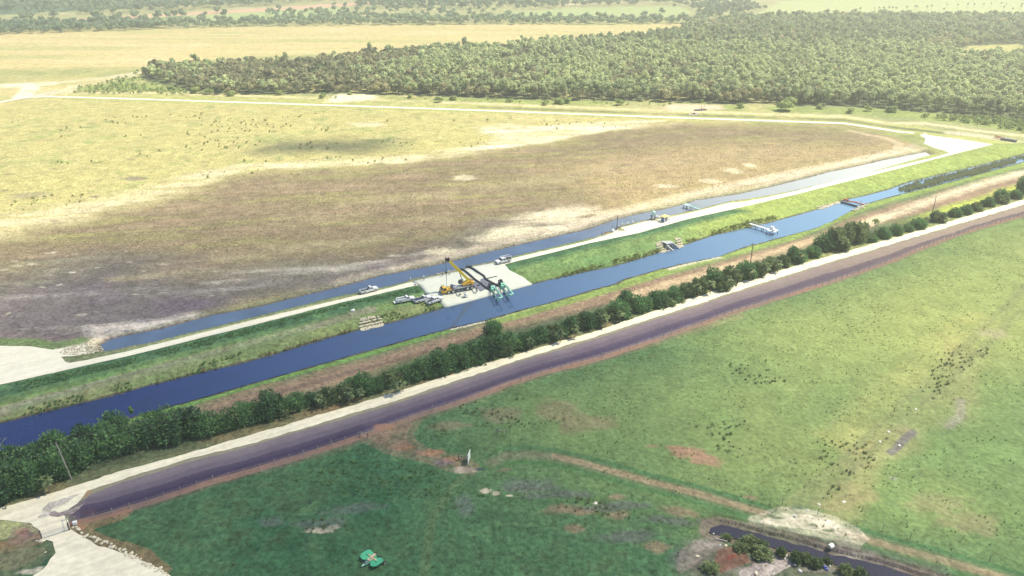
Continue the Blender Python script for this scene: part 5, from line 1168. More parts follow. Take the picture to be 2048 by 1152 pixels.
def padquad(name, qs, mat, label, cat, lift=.03, th=.06):
    b = MB(); n = 6; top = []
    A, B_, C_, D_ = [Vector((*W(q[0], q[1], .3), 0)) for q in qs]
    vs, fs = [], []
    for i in range(n + 1):
        for j in range(3):
            u, v_ = i / n, j / 2; p = (A * (1 - u) + B_ * u) * (1 - v_) + (D_ * (1 - u) + C_ * u) * v_
            vs.append((p.x, p.y, float(padz(np.array([p.x]), np.array([p.y]))[0]) + lift + th))
    for i in range(n):
        for j in range(2): a = i * 3 + j; fs.append((a, a + 1, a + 4, a + 3))
    b.add(vs, fs); o = b.build(name, mat); m = o.modifiers.new('t', 'SOLIDIFY'); m.thickness = th; tag(o, label, cat); return o
padquad('rubber_mat', [(956, 561), (970, 557), (994, 570), (982, 577)], M_mat, 'wide grey mat between the two hoses behind the pumps', 'mat')
padquad('rubber_mat', [(941, 569), (950, 564), (972, 574), (958, 580)], M_mat, 'grey mat on the crane side of the left hose', 'mat')
b = MB(); p, q = PZ(973, 558, .2), PZ(994, 553, .2); b.path([p, (p * .6 + q * .4) + Vector((0, 0, .05)), q], .13, 6); tag(b.build('steel_bar', M_dgrey), 'dark bar lying on the pad right of the hoses', 'bar')
# --- pumps
def pump(base, tip_, label):
    p, q = PZ(*base), V3(*tip_, .6); rz = heading(p, q)
    e = empty('pump', p, rz, label, 'pump', 'green pumps hanging over the canal')
    L = (Vector((q.x, q.y, 0)) - Vector((p.x, p.y, 0))).length
    z1 = .6 - p.z
    b = MB(); b.box((-2.0, 0, .35), (3.6, 1.9, .25)); b.box((-3.2, 0, .2), (.3, 1.7, .3)); b.box((-.9, 0, .2), (.3, 1.7, .3)); b.build('skid', M_green, e, .03)
    b = MB(); b.box((-2.6, -.1, 1.15), (1.9, 1.4, 1.3)); b.box((-2.9, .2, 1.95), (.8, .7, .35)); b.build('engine', M_black, e, .06)
    b = MB(); b.tube((-2.2, -.5, 1.8), (-2.2, -.5, 2.5), .09); b.tube((-2.2, -.5, 2.5), (-2.5, -.5, 2.65), .09); b.build('exhaust', M_dgrey, e)
    b = MB(); b.tube((-1.2, -.45, 1.1), (-1.2, .75, 1.1), .55, n=16); b.ball((-1.2, .75, 1.1), .55, 2, (1, .4, 1)); b.build('pump_drum', M_mint, e)
    b = MB()
    for s in (-1, 1):
        b.tube((-.6, s * .85, .6), (L - .3, s * .85, z1 + .2), .11); b.tube((-.6, s * .85, 1.25), (L * .6, s * .85, z1 + .9), .07)
        b.tube((L * .3, s * .85, .4 + z1 * .3), (L * .3, s * .85, 1.2 + z1 * .3), .07)
    for t in (.05, .45, .95): b.tube((L * t, -.85, .55 * (1 - t) + (z1 + .2) * t), (L * t, .85, .55 * (1 - t) + (z1 + .2) * t), .10)
    b.build('intake_frame', M_green, e)
    b = MB(); b.path([(-1.0, .55, 1.1), (.6, .70, 1.15), (L, .75, z1 + .7), (L + .35, .3, z1 + .65), (L + .15, -.9, z1 + .45)], .30, 12); b.build('intake_pipe', M_mint, e, smooth=True)
    b = MB(); b.path([(-.2, -.5, .75), (L * .55, -.55, z1 + .5), (L * .62, -.55, z1 - 1.6)], .13, 8); b.build('suction_pipe', M_white, e)
    b = MB(); b.box((-.3, 0, 1.0), (.9, 1.5, .12)); b.box((.3, -.1, .85), (.5, .9, .6)); b.build('valve_box', M_mint, e, .04)
    b = MB(); b.tube((L * .55, -.5, z1 - 2.0), (L * .62, .5, z1 - 2.0), .25, n=10); b.build('strainer', M_green, e)
    return e
pump((986, 583), (1000, 598.5), 'left green pump with black engine and mint pipe looping over the canal')
pump((1006, 577), (1021.5, 592), 'right green pump with black engine and mint pipe looping over the canal')
# --- rocks
def rocks(name, Pp, n, lo, hi, label, seed, z=None):
    """loose rubble as one mass"""
    rg = random.Random(seed); P = poly(Pp, -.6 if z is None else z); x0, y0 = P.min(0); x1, y1 = P.max(0); b = MB(); k = 0; tries = 0
    while k < n and tries < n * 20:
        tries += 1; x, y = rg.uniform(x0, x1), rg.uniform(y0, y1)
        if sdist(np.array([x]), np.array([y]), P, 3)[0] > 0 or sdist(np.array([x]), np.array([y]), P_MAIN, 3)[0] < -.25: continue
        r = rg.uniform(lo, hi) * .66; zz = max(h1(x, y), Z_MAIN - .25) + .12 + r * .3; b.ball((x, y, zz), r, 1, (rg.uniform(.8, 1.3), rg.uniform(.7, 1.2), rg.uniform(.4, .7)), .18, rg); k += 1
    o = b.build(name, M_rock); tag(o, label, kind='stuff'); return o
rocks('riprap', [(721, 645), (754, 637), (764, 652), (731, 661)], 700, .22, .50, 'square patch of pale riprap on the canal bank', 1)
rocks('riprap', [(1312, 492), (1333, 486), (1340, 495), (1322, 502)], 420, .22, .45, 'riprap left of the concrete culvert', 2)
rocks('riprap', [(1350, 482), (1362, 480), (1368, 490), (1358, 493)], 330, .22, .45, 'riprap right of the concrete culvert', 3)
rocks('riprap', [(1640, 414), (1682, 401), (1688, 406), (1676, 412), (1644, 421)], 260, .3, .6, 'pale riprap on the far bank beside the orange boom', 4)
rocks('riprap', [(1706, 420), (1722, 411), (1736, 408), (1730, 414), (1712, 425)], 130, .3, .6, 'pale riprap on the near bank beside the orange boom', 5)
rocks('riprap', [(126, 704), (192, 688), (203, 700), (190, 708), (140, 713)], 300, .2, .45, 'pale rubble round the head of the ditch', 6, z=.5)
rocks('riprap', [(872, 549), (925, 537), (922, 543), (880, 553)], 160, .15, .35, 'grey rubble along the ditch edge of the pad', 8, z=.8)
rocks('riprap', [(1376, 229), (1384, 226), (1396, 227), (1398, 231), (1380, 232)], 120, .4, .9, 'pale rubble round the small far culvert', 9, z=0)
def boulder(loc, r, label, group, seed, mat=None):
    b = MB(); rg = random.Random(seed); b.ball((0, 0, r * .2), r, 1 if r < .5 else 2, (rg.uniform(.9, 1.5), rg.uniform(.7, 1.1), rg.uniform(.35, .6)), .16, rg); o = b.build('boulder', mat or M_rock); o.location = loc; o.rotation_euler = (0, 0, rg.uniform(0, 6)); tag(o, label, 'rock', group); return o
rb_ = random.Random(9)
DL = [(146, 1056), (166, 1069), (182, 1076), (196, 1082), (208, 1086), (222, 1092), (238, 1100), (252, 1107), (268, 1112), (285, 1124), (300, 1132), (318, 1141), (338, 1150)]
k = 0
for i in range(len(DL) - 1):
    for t in (0, .2, .4, .6, .8):
        x = DL[i][0] * (1 - t) + DL[i + 1][0] * t + rb_.uniform(-3, 3); y = DL[i][1] * (1 - t) + DL[i + 1][1] * t + rb_.uniform(-4, 4)
        boulder(G(x, y), rb_.uniform(.22, .48), f'pale boulder edging driveway, {ordw[k % 20]} {("from the gate", "of the middle stretch", "of the stretch at the picture edge")[k // 20]}', 'boulders edging the driveway', k); k += 1
WB = [(1777, 864, .5, 'large white lump at the upper end of the line of white rocks in the right pasture'), (1760, 884, .45, 'white lump just left of the dark wheel rut'), (1799, 891, .4, 'white lump at the lower tip of the dark wheel rut'), (1752, 915, .35, 'small yellowish stone below the dark wheel rut'), (1688, 1004, .4, 'white stone in the pasture above the pale sand'), (1638, 1009, .35, 'small white stone just left above the pale sand'), (1192, 1007, .35, 'small white object in the weeds left of centre below the trail'), (1832, 819, .4, 'small white stone near the upper pasture rut'), (1452, 1092, .45, 'pale lump beside the red earth at the pond'), (1480, 1098, .5, 'pale lump on the upper corner of the red earth'), (1395, 1113, .5, 'yellowish lump at the left of the pond rubble'), (1512, 1147, .6, 'yellowish boulder at the bottom edge below the pond'), (91, 1105, .3, 'small pale stone on the grass left of the driveway'), (706, 621, .9, 'white flattish slab lying on the levee grass left of the parked pickups')]
for i, (x, y, r, l) in enumerate(WB): boulder(G(x, y), r * .75, l, None, 100 + i, M_white if 'white' in l else None)
for i, (x, y, r) in enumerate([(1427, 1068, .3), (1440, 1090, .25), (1600, 1142, .4), (1590, 1130, .3), (1570, 1118, .3), (1660, 1132, .25), (1590, 1033, .4), (1615, 1022, .3)]): boulder(G(x, y), r, f'small grey rubble piece at the pond, {ordw[i]} of the scattered pieces', 'rubble pieces round the pond', 200 + i, M_conc)
# --- riverside structures
def dock(name, foot, plat, zdeck, wlk, size, label, cat, mat, extra=0):
    a, q = V3(*foot, zdeck), V3(*plat, zdeck); e = empty(name, Vector((a.x, a.y, h1(a.x, a.y))), heading(a, q), label, cat); L = (q - a).length; z = zdeck - h1(a.x, a.y)
    b = MB(); b.box((L / 2, 0, z), (L, wlk, .14)); b.build('walkway', mat, e)
    b = MB()
    for s in (-1, 1):
        b.tube((0, s * wlk / 2, z + 1.05), (L, s * wlk / 2, z + 1.05), .045, n=5); b.tube((0, s * wlk / 2, z + .55), (L, s * wlk / 2, z + .55), .035, n=5)
        for k in range(int(L / 1.6) + 1): b.tube((k * 1.6, s * wlk / 2, z), (k * 1.6, s * wlk / 2, z + 1.05), .04, n=5)
    b.build('railing', mat, e)
    b = MB(); b.box((L + size[0] / 2, 0, z), (size[0], size[1], .2)); b.build('platform', mat, e)
    for u in np.linspace(L * .35, L + size[0] - .3, 4):
        for s in (-1, 1):
            b = MB(); yy = s * (wlk / 2 if u < L else size[1] / 2 - .2); b.tube((u, yy, z), (u, yy, z - 3.4), .14, n=8); b.build('pile', M_dgrey, e)
    return e, L, z
e, L, z = dock('pier', (1500, 447), (1538, 458.5), .25, 1.3, (3.4, 3.6), 'white pier reaching from the grass bank into the main canal', 'pier', M_white)
b = MB(); b.box((L + 1.0, .6, z + .7), (1.4, 1.0, 1.2)); b.box((L + 2.6, -.7, z + .55), (1.0, 1.2, .9)); b.tube((L + 2.4, .9, z), (L + 2.4, .9, z + 1.9), .1); b.build('pump_housing', M_white, e, .05)
e, L, z = dock('pier', (1399, 418.5), (1378, 411), 1.3, 1.1, (2.6, 2.2), 'pale walkway on dark piles over the ditch', 'pier', M_teal)
b = MB(); b.tube((L * .55, -.9, z), (L * .55, -.9, z + 2.6), .09); b.box((L * .55, -.9, z + 2.7), (.5, .5, .6)); b.build('instrument_mast', M_white, e)
# intake tower with walkway and yellow-roofed shelter
p = V3(1306, 439.5, .9); q = V3(1326, 442, .9)
e = empty('intake_tower', p, heading(p, q), 'pale teal intake tank on dark legs at the ditch with a short footbridge', 'tower')
for sx in (-1, 1):
    for sy in (-1, 1): b = MB(); b.tube((sx * .7, sy * .7, -1.6), (sx * .7, sy * .7, 2.2), .12); b.build('leg', M_navy, e)
b = MB(); b.tube((0, 0, 1.9), (0, 0, 3.6), .85, n=16); b.tube((0, 0, 3.6), (0, 0, 4.0), .85, .3, n=16); b.build('tank_body', M_teal, e)
b = MB(); b.box((0, 0, 1.85), (2.4, 2.2, .12)); b.build('platform', M_grey, e)
b = MB(); b.box((2.6, 0, 1.85), (3.6, .9, .12))
for s in (-1, 1): b.tube((1, s * .45, 2.8), (4.4, s * .45, 2.8), .05, n=5); [b.tube((k, s * .45, 1.85), (k, s * .45, 2.8), .04, n=5) for k in (1.0, 2.1, 3.2, 4.4)]
b.build('footbridge', M_white, e)
p = V3(1329, 443, 1.05); e = empty('pump_shelter', p, heading(V3(1180, 480, 1), V3(1297, 442, 1)), 'small white pump shelter with yellow roof beside the teal intake tank', 'shelter')
b = MB(); b.box((0, 0, 1.2), (2.6, 2.0, 2.3)); b.build('cabinet', M_white, e, .05)
b = MB(); b.box((-1.32, 0, 1.1), (.05, 1.5, 1.8)); b.box((-.3, -1.02, 1.2), (1.2, .05, 1.7)); b.build('door', plain('dark_blue_door', (.10, .14, .24), .6), e)  # door panels in plain dark blue
b = MB(); b.box((0, 0, 2.5), (3.3, 2.7, .22), taper=.8); b.build('roof', plain('yellow_roof', (.80, .62, .22), .6), e, .04)
for sx in (-1, 1):
    for sy in (-1, 1): b = MB(); b.tube((sx * 1.5, sy * 1.2, 0), (sx * 1.5, sy * 1.2, 2.45), .06); b.build('post', M_white, e)
b = MB(); b.path([(1.4, 0, .5), (2.4, .2, .5), (3.2, -.3, .3), (3.6, .4, .3)], .18, 8); b.tube((2.4, .2, 0), (2.4, .2, 1.1), .08); b.build('pipework', M_grey, e)
GP = [(1244, 452, 2.7, 'tall', 'first'), (1255, 450, 1.6, 'short', 'second'), (1265, 447.5, 3.0, 'tall', 'third')]
for x, y, h_, tl, od in GP:
    p = V3(x, y, 1.0); e = empty('gauge_post', p, .2, f'{tl} white gauge post on the ditch edge, {od} right of the dark pole', 'gauge post', 'white gauge posts by the ditch')
    b = MB(); b.tube((0, 0, 0), (0, 0, h_), .07); b.build('mast', M_white, e); b = MB(); b.box((0, 0, .9), (.6, .35, .6)); b.build('meter_box', M_white, e, .03)
    b = MB(); b.tube((0, 0, .8), (.5, .3, 0), .05); b.tube((0, 0, .8), (-.5, .3, 0), .05); b.build('brace', M_grey, e)
b = MB()
e = empty('railing', V3(1238, 454, 1.0), 0, 'thin grey railing between the dark pole and the gauge posts', 'railing')
rp = [V3(x, y, 1.0) for x, y in ((1233, 455.5), (1240, 453.5), (1248, 451.8), (1257, 449.8), (1268, 447.5))]; b = MB(); l0 = Vector(e.location)
for a, c in zip(rp, rp[1:]):
    for h_ in (.5, 1.0): b.tube(a - l0 + Vector((0, 0, h_)), c - l0 + Vector((0, 0, h_)), .03, n=5)
for a in rp: b.tube(a - l0, a - l0 + Vector((0, 0, 1.05)), .04, n=5)
b.build('rails', M_grey, e)
e = empty('gate_post', V3(1229, 462, 1.0), 0, 'white concrete slab with dark posts where the limerock apron begins', 'post')
b = MB(); b.box((-.4, 0, .25), (1.0, 2.8, .5)); b.build('kerb_block', M_white, e); b = MB(); b.tube((-.8, 1.0, 0), (-.8, 1.0, 2.0), .09); b.tube((-.2, -.6, 0), (-.2, -.6, 2.3), .09); b.build('post', M_dgrey, e)
b = MB(); b.tube((0, 0, -1.2), (0, 0, 1.4), .13); o = b.build('mooring_post', M_wood2); o.location = V3(1203.5, 469.5, 0); tag(o, 'short dark post standing in the ditch left of the orange skiff', 'post')
p = V3(1219, 465.5, Z_DITCH); e = empty('skiff', p, heading(V3(1211, 467, 0), V3(1226, 463.6, 0)), 'small orange-red skiff moored at the ditch bank', 'boat')
b = MB(); b.prism([(-2.0, .0), (1.6, .0), (2.4, .55), (-2.1, .5)], -.65, .65, .15); b.build('hull', M_orange, e, .05); b = MB(); b.box((-.1, 0, .56), (3.2, .95, .06)); b.build('inner_floor', M_dgrey, e); b = MB(); b.box((-.8, 0, .62), (.3, 1.1, .06)); b.box((.6, 0, .62), (.3, 1.1, .06)); b.build('bench', M_wood, e)
# culvert with wing walls
p = V3(1340, 490, .2)
e = empty('culvert', p, 0, 'concrete culvert mouth with two sloping wing walls in the canal bank', 'culvert')
def wing(a, c, th=.34):
    A, C_ = V3(*a) - p, V3(*c) - p; d_ = Vector((C_.x - A.x, C_.y - A.y, 0)).normalized(); n_ = Vector((-d_.y, d_.x, 0)) * th / 2; b = MB(); vs = []
    for sg in (-1, 1):
        for q_, lo_ in ((A, -1.6), (C_, -1.8)): vs += [q_ + n_ * sg, Vector((q_.x, q_.y, lo_)) + n_ * sg]
    b.add(vs, [(0, 2, 3, 1), (4, 5, 7, 6), (0, 4, 6, 2), (0, 1, 5, 4), (2, 6, 7, 3)]); b.build('wing_wall', M_grey, e); return A, C_
A1, C1 = wing((1332.5, 487, .9), (1347, 501, -1.15)); A2, C2 = wing((1346.5, 485, .9), (1360, 497.5, -1.15))
hd_ = (A2 - A1); b = MB(); b.add([A1, A2, Vector((A2.x, A2.y, -1.6)), Vector((A1.x, A1.y, -1.6))], [(0, 1, 2, 3)]); o = b.build('headwall', M_conc, e); m = o.modifiers.new('t', 'SOLIDIFY'); m.thickness = .4
bk = Vector((-hd_.y, hd_.x, 0)).normalized() * 2.0; b = MB(); b.add([A1 + Vector((0, 0, .03)), A2 + Vector((0, 0, .03)), A2 + bk + Vector((0, 0, .1)), A1 + bk * 1.4 - hd_ * .25 + Vector((0, 0, .1))], [(0, 1, 2, 3)]); o = b.build('apron_slab', M_conc, e); m = o.modifiers.new('t', 'SOLIDIFY'); m.thickness = .2
fw = -bk.normalized(); mdl = (A1 + A2) / 2
b = MB(); b.tube(Vector((mdl.x, mdl.y, -.7)) - fw * .1, Vector((mdl.x, mdl.y, -.7)) + fw * .55, .8, n=16); b.build('pipe_mouth', M_black, e)
b = MB(); b.tube(mdl + fw * .5 - Vector((0, 0, 1)), mdl + fw * .5 + Vector((0, 0, .9)), .07); b.tube(A1 + fw * .5 + Vector((0, 0, .1)), A2 + fw * .5 + Vector((0, 0, .1)), .1); b.build('gate_stem', M_white, e)
# weir and floating boom
def strip_thing(name, pts, z, r, mat, label, cat):
    P = [V3(x, y, z) for x, y in pts]; b = MB(); b.path(P, r, 8); o = b.build(name, mat); tag(o, label, cat); return o
strip_thing('floating_boom', [(1686, 400), (1692, 402), (1700, 403), (1710, 404), (1716, 406), (1722, 408), (1731, 409.5)], Z_MAIN + .12, .34, M_orange, 'orange-red floating boom curving across the far canal', 'boom')
strip_thing('orange_barrier', [(1688, 398.5), (1693, 398.8), (1697, 400.5)], -.6, .35, M_orange, 'short bright orange barrier on the bank at the end of the boom', 'barrier')
a, c = V3(1681, 405.5, Z_MAIN), V3(1716, 415, Z_MAIN); e = empty('weir', a, heading(a, c), 'dark steel sheet weir across the canal below the orange boom', 'weir'); L = (c - a).length
b = MB(); 
for k in range(int(L / .9)): b.box((k * .9 + .45, .12 * (k % 2), 0), (.92, .14, 1.5))
b.build('sheet_piles', M_dgrey, e); b = MB(); b.box((L / 2, .06, .80), (L, .4, .12)); b.build('cap_beam', M_dgrey, e)
b = MB(); b.tube((0, 0, -1), (0, 0, 2.2), .08); o = b.build('marker_pole', M_dgrey); o.location = V3(1721, 410.5, Z_MAIN); tag(o, 'thin grey pole in the water at the orange boom', 'pole')
# far dock and tiny culvert
a = V3(1389, 221.5, 0); c = V3(1413, 220, 0); e = empty('far_dock', a, heading(a, c), 'small dark dock on a ring of sand below the forest edge', 'dock'); L = (c - a).length
b = MB(); b.box((L / 2, 0, .7), (L, 2.6, .25)); b.build('platform', M_dgrey, e)
for u in (.5, L / 2, L - .5):
    b = MB(); b.tube((u, -1, -.2), (u, -1, .8), .15); b.tube((u, 1, -.2), (u, 1, .8), .15); b.build('pile', M_wood2, e)
for u in (L * .62, L * .82): b = MB(); b.tube((u, .8, .7), (u, .8, 3.8), .14); b.build('mast', M_wood2, e)
b = MB(); p = V3(1388, 229, 0); b.tube((0, -.6, .2), (0, .6, .2), .9, n=14); o = b.build('drain_pipe', M_black); o.location = p; tag(o, 'dark round pipe mouth in the pale rubble by the far road', 'pipe')
# far right works: orange barrier, gate structure, parked machine
a = V3(1990, 276, .2); e = empty('construction_barrier', a, heading(a, V3(2002, 279, .2)), 'orange and white barrier at the far right culvert works', 'barrier')
b = MB()
for k in range(4): b.box((k * 1.9, 0, .9), (.25, .2, 1.8))
b.build('barrier_post', M_white, e); b = MB()
for h_ in (.7, 1.5): b.box((2.9, -.15, h_), (6.6, .12, .5))
b.build('barrier_board', M_orange, e)
a = V3(2002, 279.5, 0); e = empty('box_culvert', a, heading(a, V3(2019, 282, 0)), 'grey box culvert with white rail at the far right works', 'culvert'); b = MB(); b.box((4, 0, .5), (8.5, 2.4, 1.4)); b.build('headwall', M_dgrey, e, .05); b = MB(); b.tube((0, -1.2, 1.6), (8, -1.2, 1.6), .12); b.tube((0, -1.2, .5), (0, -1.2, 1.6), .1); b.tube((8, -1.2, .5), (8, -1.2, 1.6), .1); b.build('railing', M_white, e)
# --- fences, gates, poles
FW = poly(FENCE); seg = np.linalg.norm(np.diff(FW, axis=0), axis=1); cum = np.concatenate([[0], np.cumsum(seg)])
def along(s): return np.interp(s, cum, FW[:, 0]), np.interp(s, cum, FW[:, 1])
tot = min(cum[-1], cum[-2] + 10); ns = int(tot / 3.3)
x0_, y0_ = along(0); fz = h1(x0_, y0_)
e = empty('wire_fence', (x0_, y0_, fz), 0, 'long post-and-wire fence between the dark road bank and the pasture', 'fence')
rest_ = MB(); rails = MB(); prev = None; rq = random.Random(2)
for k in range(ns + 1):
    x, y = along(k * 3.3); z = h1(x, y); big = k % 8 == 0; r, h_ = (.10, 1.65) if big else (.065, 1.4); q = Vector((x - x0_, y - y0_, z - fz)); lean = Vector((rq.uniform(-.06, .06), rq.uniform(-.06, .06), h_))
    if k < 99: b = MB(); b.tube(q - Vector((0, 0, .2)), q + lean, r, n=6); b.build('fence_post', M_wood, e)
    else: rest_.tube(q - Vector((0, 0, .2)), q + lean, r, n=5)
    if prev is not None:
        for h_ in (.6, 1.15): rails.tube(prev + Vector((0, 0, h_)), q + Vector((0, 0, h_)), .005, n=3, caps=False)
    prev = q
rp_ = rest_.build('fence_post', M_wood, e); rp_['kind'] = 'stuff'; rails.build('fence_wire', M_grey, e)
def brace(pts, label, name='fence_brace'):
    """two posts with a rail between them and a leaning strut"""
    P = [G(*p) for p in pts]; o0 = P[0]; e = empty(name, o0, 0, label, 'fence brace')
    for p in P[:2]: b = MB(); b.tube(p - o0, p - o0 + Vector((0, 0, 1.6)), .10, n=7); b.build('post', M_wood2, e)
    b = MB(); b.tube(P[0] - o0 + Vector((0, 0, 1.3)), P[1] - o0 + Vector((0, 0, 1.3)), .06, n=6); b.build('rail', M_wood, e)
    if len(P) > 2: b = MB(); b.tube(P[0] - o0 + Vector((0, 0, 1.5)), P[2] - o0 + Vector((0, 0, .05)), .08, n=6); b.build('strut', M_wood, e)
    return e
brace([(995, 869), (1012.5, 871), (984, 869)], 'wooden fence brace with pale leaning strut standing alone in the pasture')
brace([(935, 922), (917, 920), (918, 919)], 'wooden brace beside the upright white gate')
brace([(720, 873), (736, 877), (728, 875)], 'wooden brace at the fence where the rusty track begins')
def gate(a, c, label, bars=5, mat=None, h_=1.3, mesh=False):
    p, q = G(*a), G(*c); e = empty('farm_gate', p, heading(p, q), label, 'gate'); L = (Vector((q.x, q.y)) - Vector((p.x, p.y))).length; b = MB()
    for k in range(bars): zz = .25 + k * (h_ - .25) / (bars - 1); b.tube((0, 0, zz), (L, 0, zz), .028, n=6)
    for u in np.linspace(0, L, 5 if not mesh else 13): b.tube((u, 0, .25), (u, 0, h_), .028 if not mesh else .018, n=6)
    b.build('gate_frame', mat or M_grey, e); b = MB(); b.tube((-.15, 0, -.2), (-.15, 0, 2.2), .12, n=8); b.build('post', M_wood2, e); b = MB(); b.tube((L + .15, 0, -.2), (L + .15, 0, 2.0), .12, n=8); b.build('post', M_wood2, e); return e
gate((86, 1078), (138, 1061), 'long grey tube gate closing the sandy driveway', mesh=True)
# upright white gate seen nearly edge-on
p = G(936, 929); e = empty('white_gate', p, heading(p, G(942, 913)), 'white metal gate standing open, seen nearly edge-on, at the rusty track', 'gate')
b = MB(); b.box((1.1, 0, 1.45), (2.4, .07, 2.2)); b.build('gate_panel', M_white, e, .02); b = MB(); b.tube((0, 0, -.1), (0, 0, 2.7), .08); b.build('post', M_white, e)
b = MB(); b.box((0, 0, .55), (.75, .55, .7)); o = b.build('meter_box', M_white, None, .04); o.location = G(151, 1050); o.rotation_euler = (0, 0, .4); b = MB(); b.tube((0, 0, -.2), (0, 0, .2), .07); b.build('post', M_grey, o); tag(o, 'small white box on a post where the fence meets the driveway', 'box')
brace([(138, 1060), (133, 1040)], 'dark wooden posts at the driveway end of the fence')
for i, (x, y, l) in enumerate([(74, 1082, 'small white stone by the left gate post of the driveway'), (84, 1082, 'pale long boulder at the foot of the left gate post')]): boulder(G(x, y), .3 + .25 * i, l, None, 300 + i)
UP = [(143, 958, 9.3, .0), (970, 700, 8.2, 0), (1500, 532, 9.0, 0), (1863, 433, 9.0, 0)]
UL = ['tall leaning grey utility pole at the left in front of the hedgerow', 'thin utility pole inside the hedgerow below the crane pad', 'thin dark utility pole rising behind the middle of the hedgerow', 'thin utility pole on the bright grass toward the far right']
tops = []
for i, (x, y, h_, _) in enumerate(UP):
    p = G(x, y); e = empty('utility_pole', p, .35, UL[i], 'utility pole', 'utility poles along the hedgerow')
    t_ = Vector((-.9 if i == 0 else 0, .2 if i == 0 else 0, h_)); b = MB(); b.tube((0, 0, -.3), t_, .17, .11, n=8); b.build('pole', M_wood if i == 0 else M_wood2, e)
    b = MB(); b.tube(t_ - Vector((.1, .1, .15)), t_ + Vector((0, 0, .35)), .05, n=6); b.ball(t_ + Vector((0, 0, .38)), .09, 1); b.build('insulator', M_grey, e)
    rotm = Matrix.Rotation(.35, 4, 'Z'); tops.append(p + (rotm @ t_))
tops = [Vector((tops[0].x - 70, tops[0].y - 42, tops[0].z))] + tops
b = MB()
o0 = tops[1].copy()
for a, c in zip(tops, tops[1:]):
    n_ = 14
    for dz_, sg in ((.4, 1.4), (-1.2, 1.5)):
        P = [a.lerp(c, k / n_) + Vector((0, 0, dz_ - sg * 4 * (k / n_) * (1 - k / n_))) - o0 for k in range(n_ + 1)]
        for u, v_ in zip(P, P[1:]): b.tube(u, v_, .022, n=4, caps=False)
o = b.build('power_line', M_dgrey); o.location = o0; tag(o, 'two thin wires slung between the utility poles above the hedgerow', 'wire')
p = V3(1233.5, 461, 1.0); e = empty('utility_pole', p, 0, 'dark upright pole at the ditch edge where the limerock apron begins', 'utility pole', 'utility poles along the hedgerow'); b = MB(); b.tube((0, 0, 0), (0, 0, 6.4), .16, .12, n=8); b.build('pole', M_wood2, e); b = MB(); b.box((0, -.2, 1.6), (.5, .3, .9)); b.build('meter_box', M_dgrey, e)
# --- mower left in the grass
p = G(744, 1122); tn = G(727, 1134); e = empty('rotary_mower', p, heading(p, tn), 'green wide-winged rotary mower with black wheels, left in the near pasture', 'mower')
def deck(cx, cy, w_, l_, z_, tilt):
    b = MB(); prof = [(-.5, -.30), (-.30, -.5), (.28, -.5), (.5, -.22), (.5, .22), (.28, .5), (-.30, .5), (-.5, .30)]
    vs = []
    for zz in (0, .22):
        for (u, v_) in prof: vs.append((cx + u * l_, cy + v_ * w_, z_ + zz + tilt * v_ * w_))
    n = 8; fs = [tuple(range(n - 1, -1, -1)), tuple(range(n, 2 * n))] + [(i, (i + 1) % n, (i + 1) % n + n, i + n) for i in range(n)]
    b.add(vs, fs); return b
deck(0, 0, 1.5, 2.1, .42, 0).build('deck', M_mow, e, .02)
for s in (-1, 1): deck(.05, s * 1.42, 1.75, 2.5, .50, s * .16).build('wing', M_mow, e, .02)
b = MB(); b.box((-.1, -.15, .80), (2.0, .45, .22), rz=.1); b.box((.3, .35, .78), (1.2, .2, .2), rz=-.2); b.box((-.2, 0, .72), (.3, 2.2, .14)); b.build('drive_cover', M_tan, e, .03)
b = MB(); b.tube((.9, 0, .6), (2.4, 0, .45), .09); b.tube((.9, .4, .55), (2.3, .05, .45), .06); b.tube((.9, -.4, .55), (2.3, -.05, .45), .06); b.build('tow_bar', M_mint, e)
b = MB(); b.tube((1.7, 0, .0), (1.7, 0, .6), .05); b.box((1.5, .1, .75), (.5, .3, .25)); b.build('jack', M_dgrey, e)
for s, xx in ((-2.6, -.9), (-.7, -1.45), (.7, -1.45), (2.4, -1.0), (.5, -1.0)):
    b = MB(); b.tube((xx, s - .14, .34), (xx, s + .14, .34), .36, n=14); wh = b.build('wheel', M_tyre, e, .03); b = MB(); b.tube((xx, s - .16, .34), (xx, s + .16, .34), .15, n=8); b.build('rim', M_rim, wh)
for (u, v_) in ((.0, -1.4), (.0, 1.4), (.35, 0)): b = MB(); b.tube((u, v_, .7), (u, v_, .95), .22, .15, n=10); b.build('gearbox', M_green, e)
# log and drum by the pond
b = MB(); b.tube((0, 0, .2), (2.2, -.9, .25), .10, n=8); o = b.build('pale_log', M_dead); o.location = G(1430, 1078); tag(o, 'bleached plank lying by the head of the pond', 'plank')
e = empty('steel_drum', G(1661, 1096), .5, 'white drum tipped on the far bank of the pond', 'drum'); b = MB(); b.tube((-.45, 0, .45), (.5, 0, .5), .48, n=16); b.build('drum_shell', M_white, e, .03); b = MB(); b.tube((-.49, 0, .45), (-.46, 0, .45), .40, n=16); b.build('lid', plain('cream_lid', (.7, .65, .4)), e)
b = MB(); b.box((0, 0, .2), (1.3, .25, .12), rz=-.7); b.box((.1, .2, .3), (.6, .3, .3), rz=-.3); o = b.build('blue_scrap', plain('blue_sheet', (.05, .08, .35), .5)); o.location = G(1650, 1138); tag(o, 'small blue piece of scrap at the lower right pond bank', 'scrap')
# thin stakes along the pasture trail
for i, (x, y) in enumerate([(1635, 1030), (1765, 1062), (1820, 1078), (1978, 1124), (1564, 1010)]):
    b = MB(); b.tube((0, 0, -.1), (0, 0, 1.5), .06, n=6); o = b.build('fence_stake', M_wood2); o.location = G(x, y); tag(o, f'thin dark stake beside the pasture trail, {ordw[i]} of the five', 'stake', 'stakes beside the pasture trail')
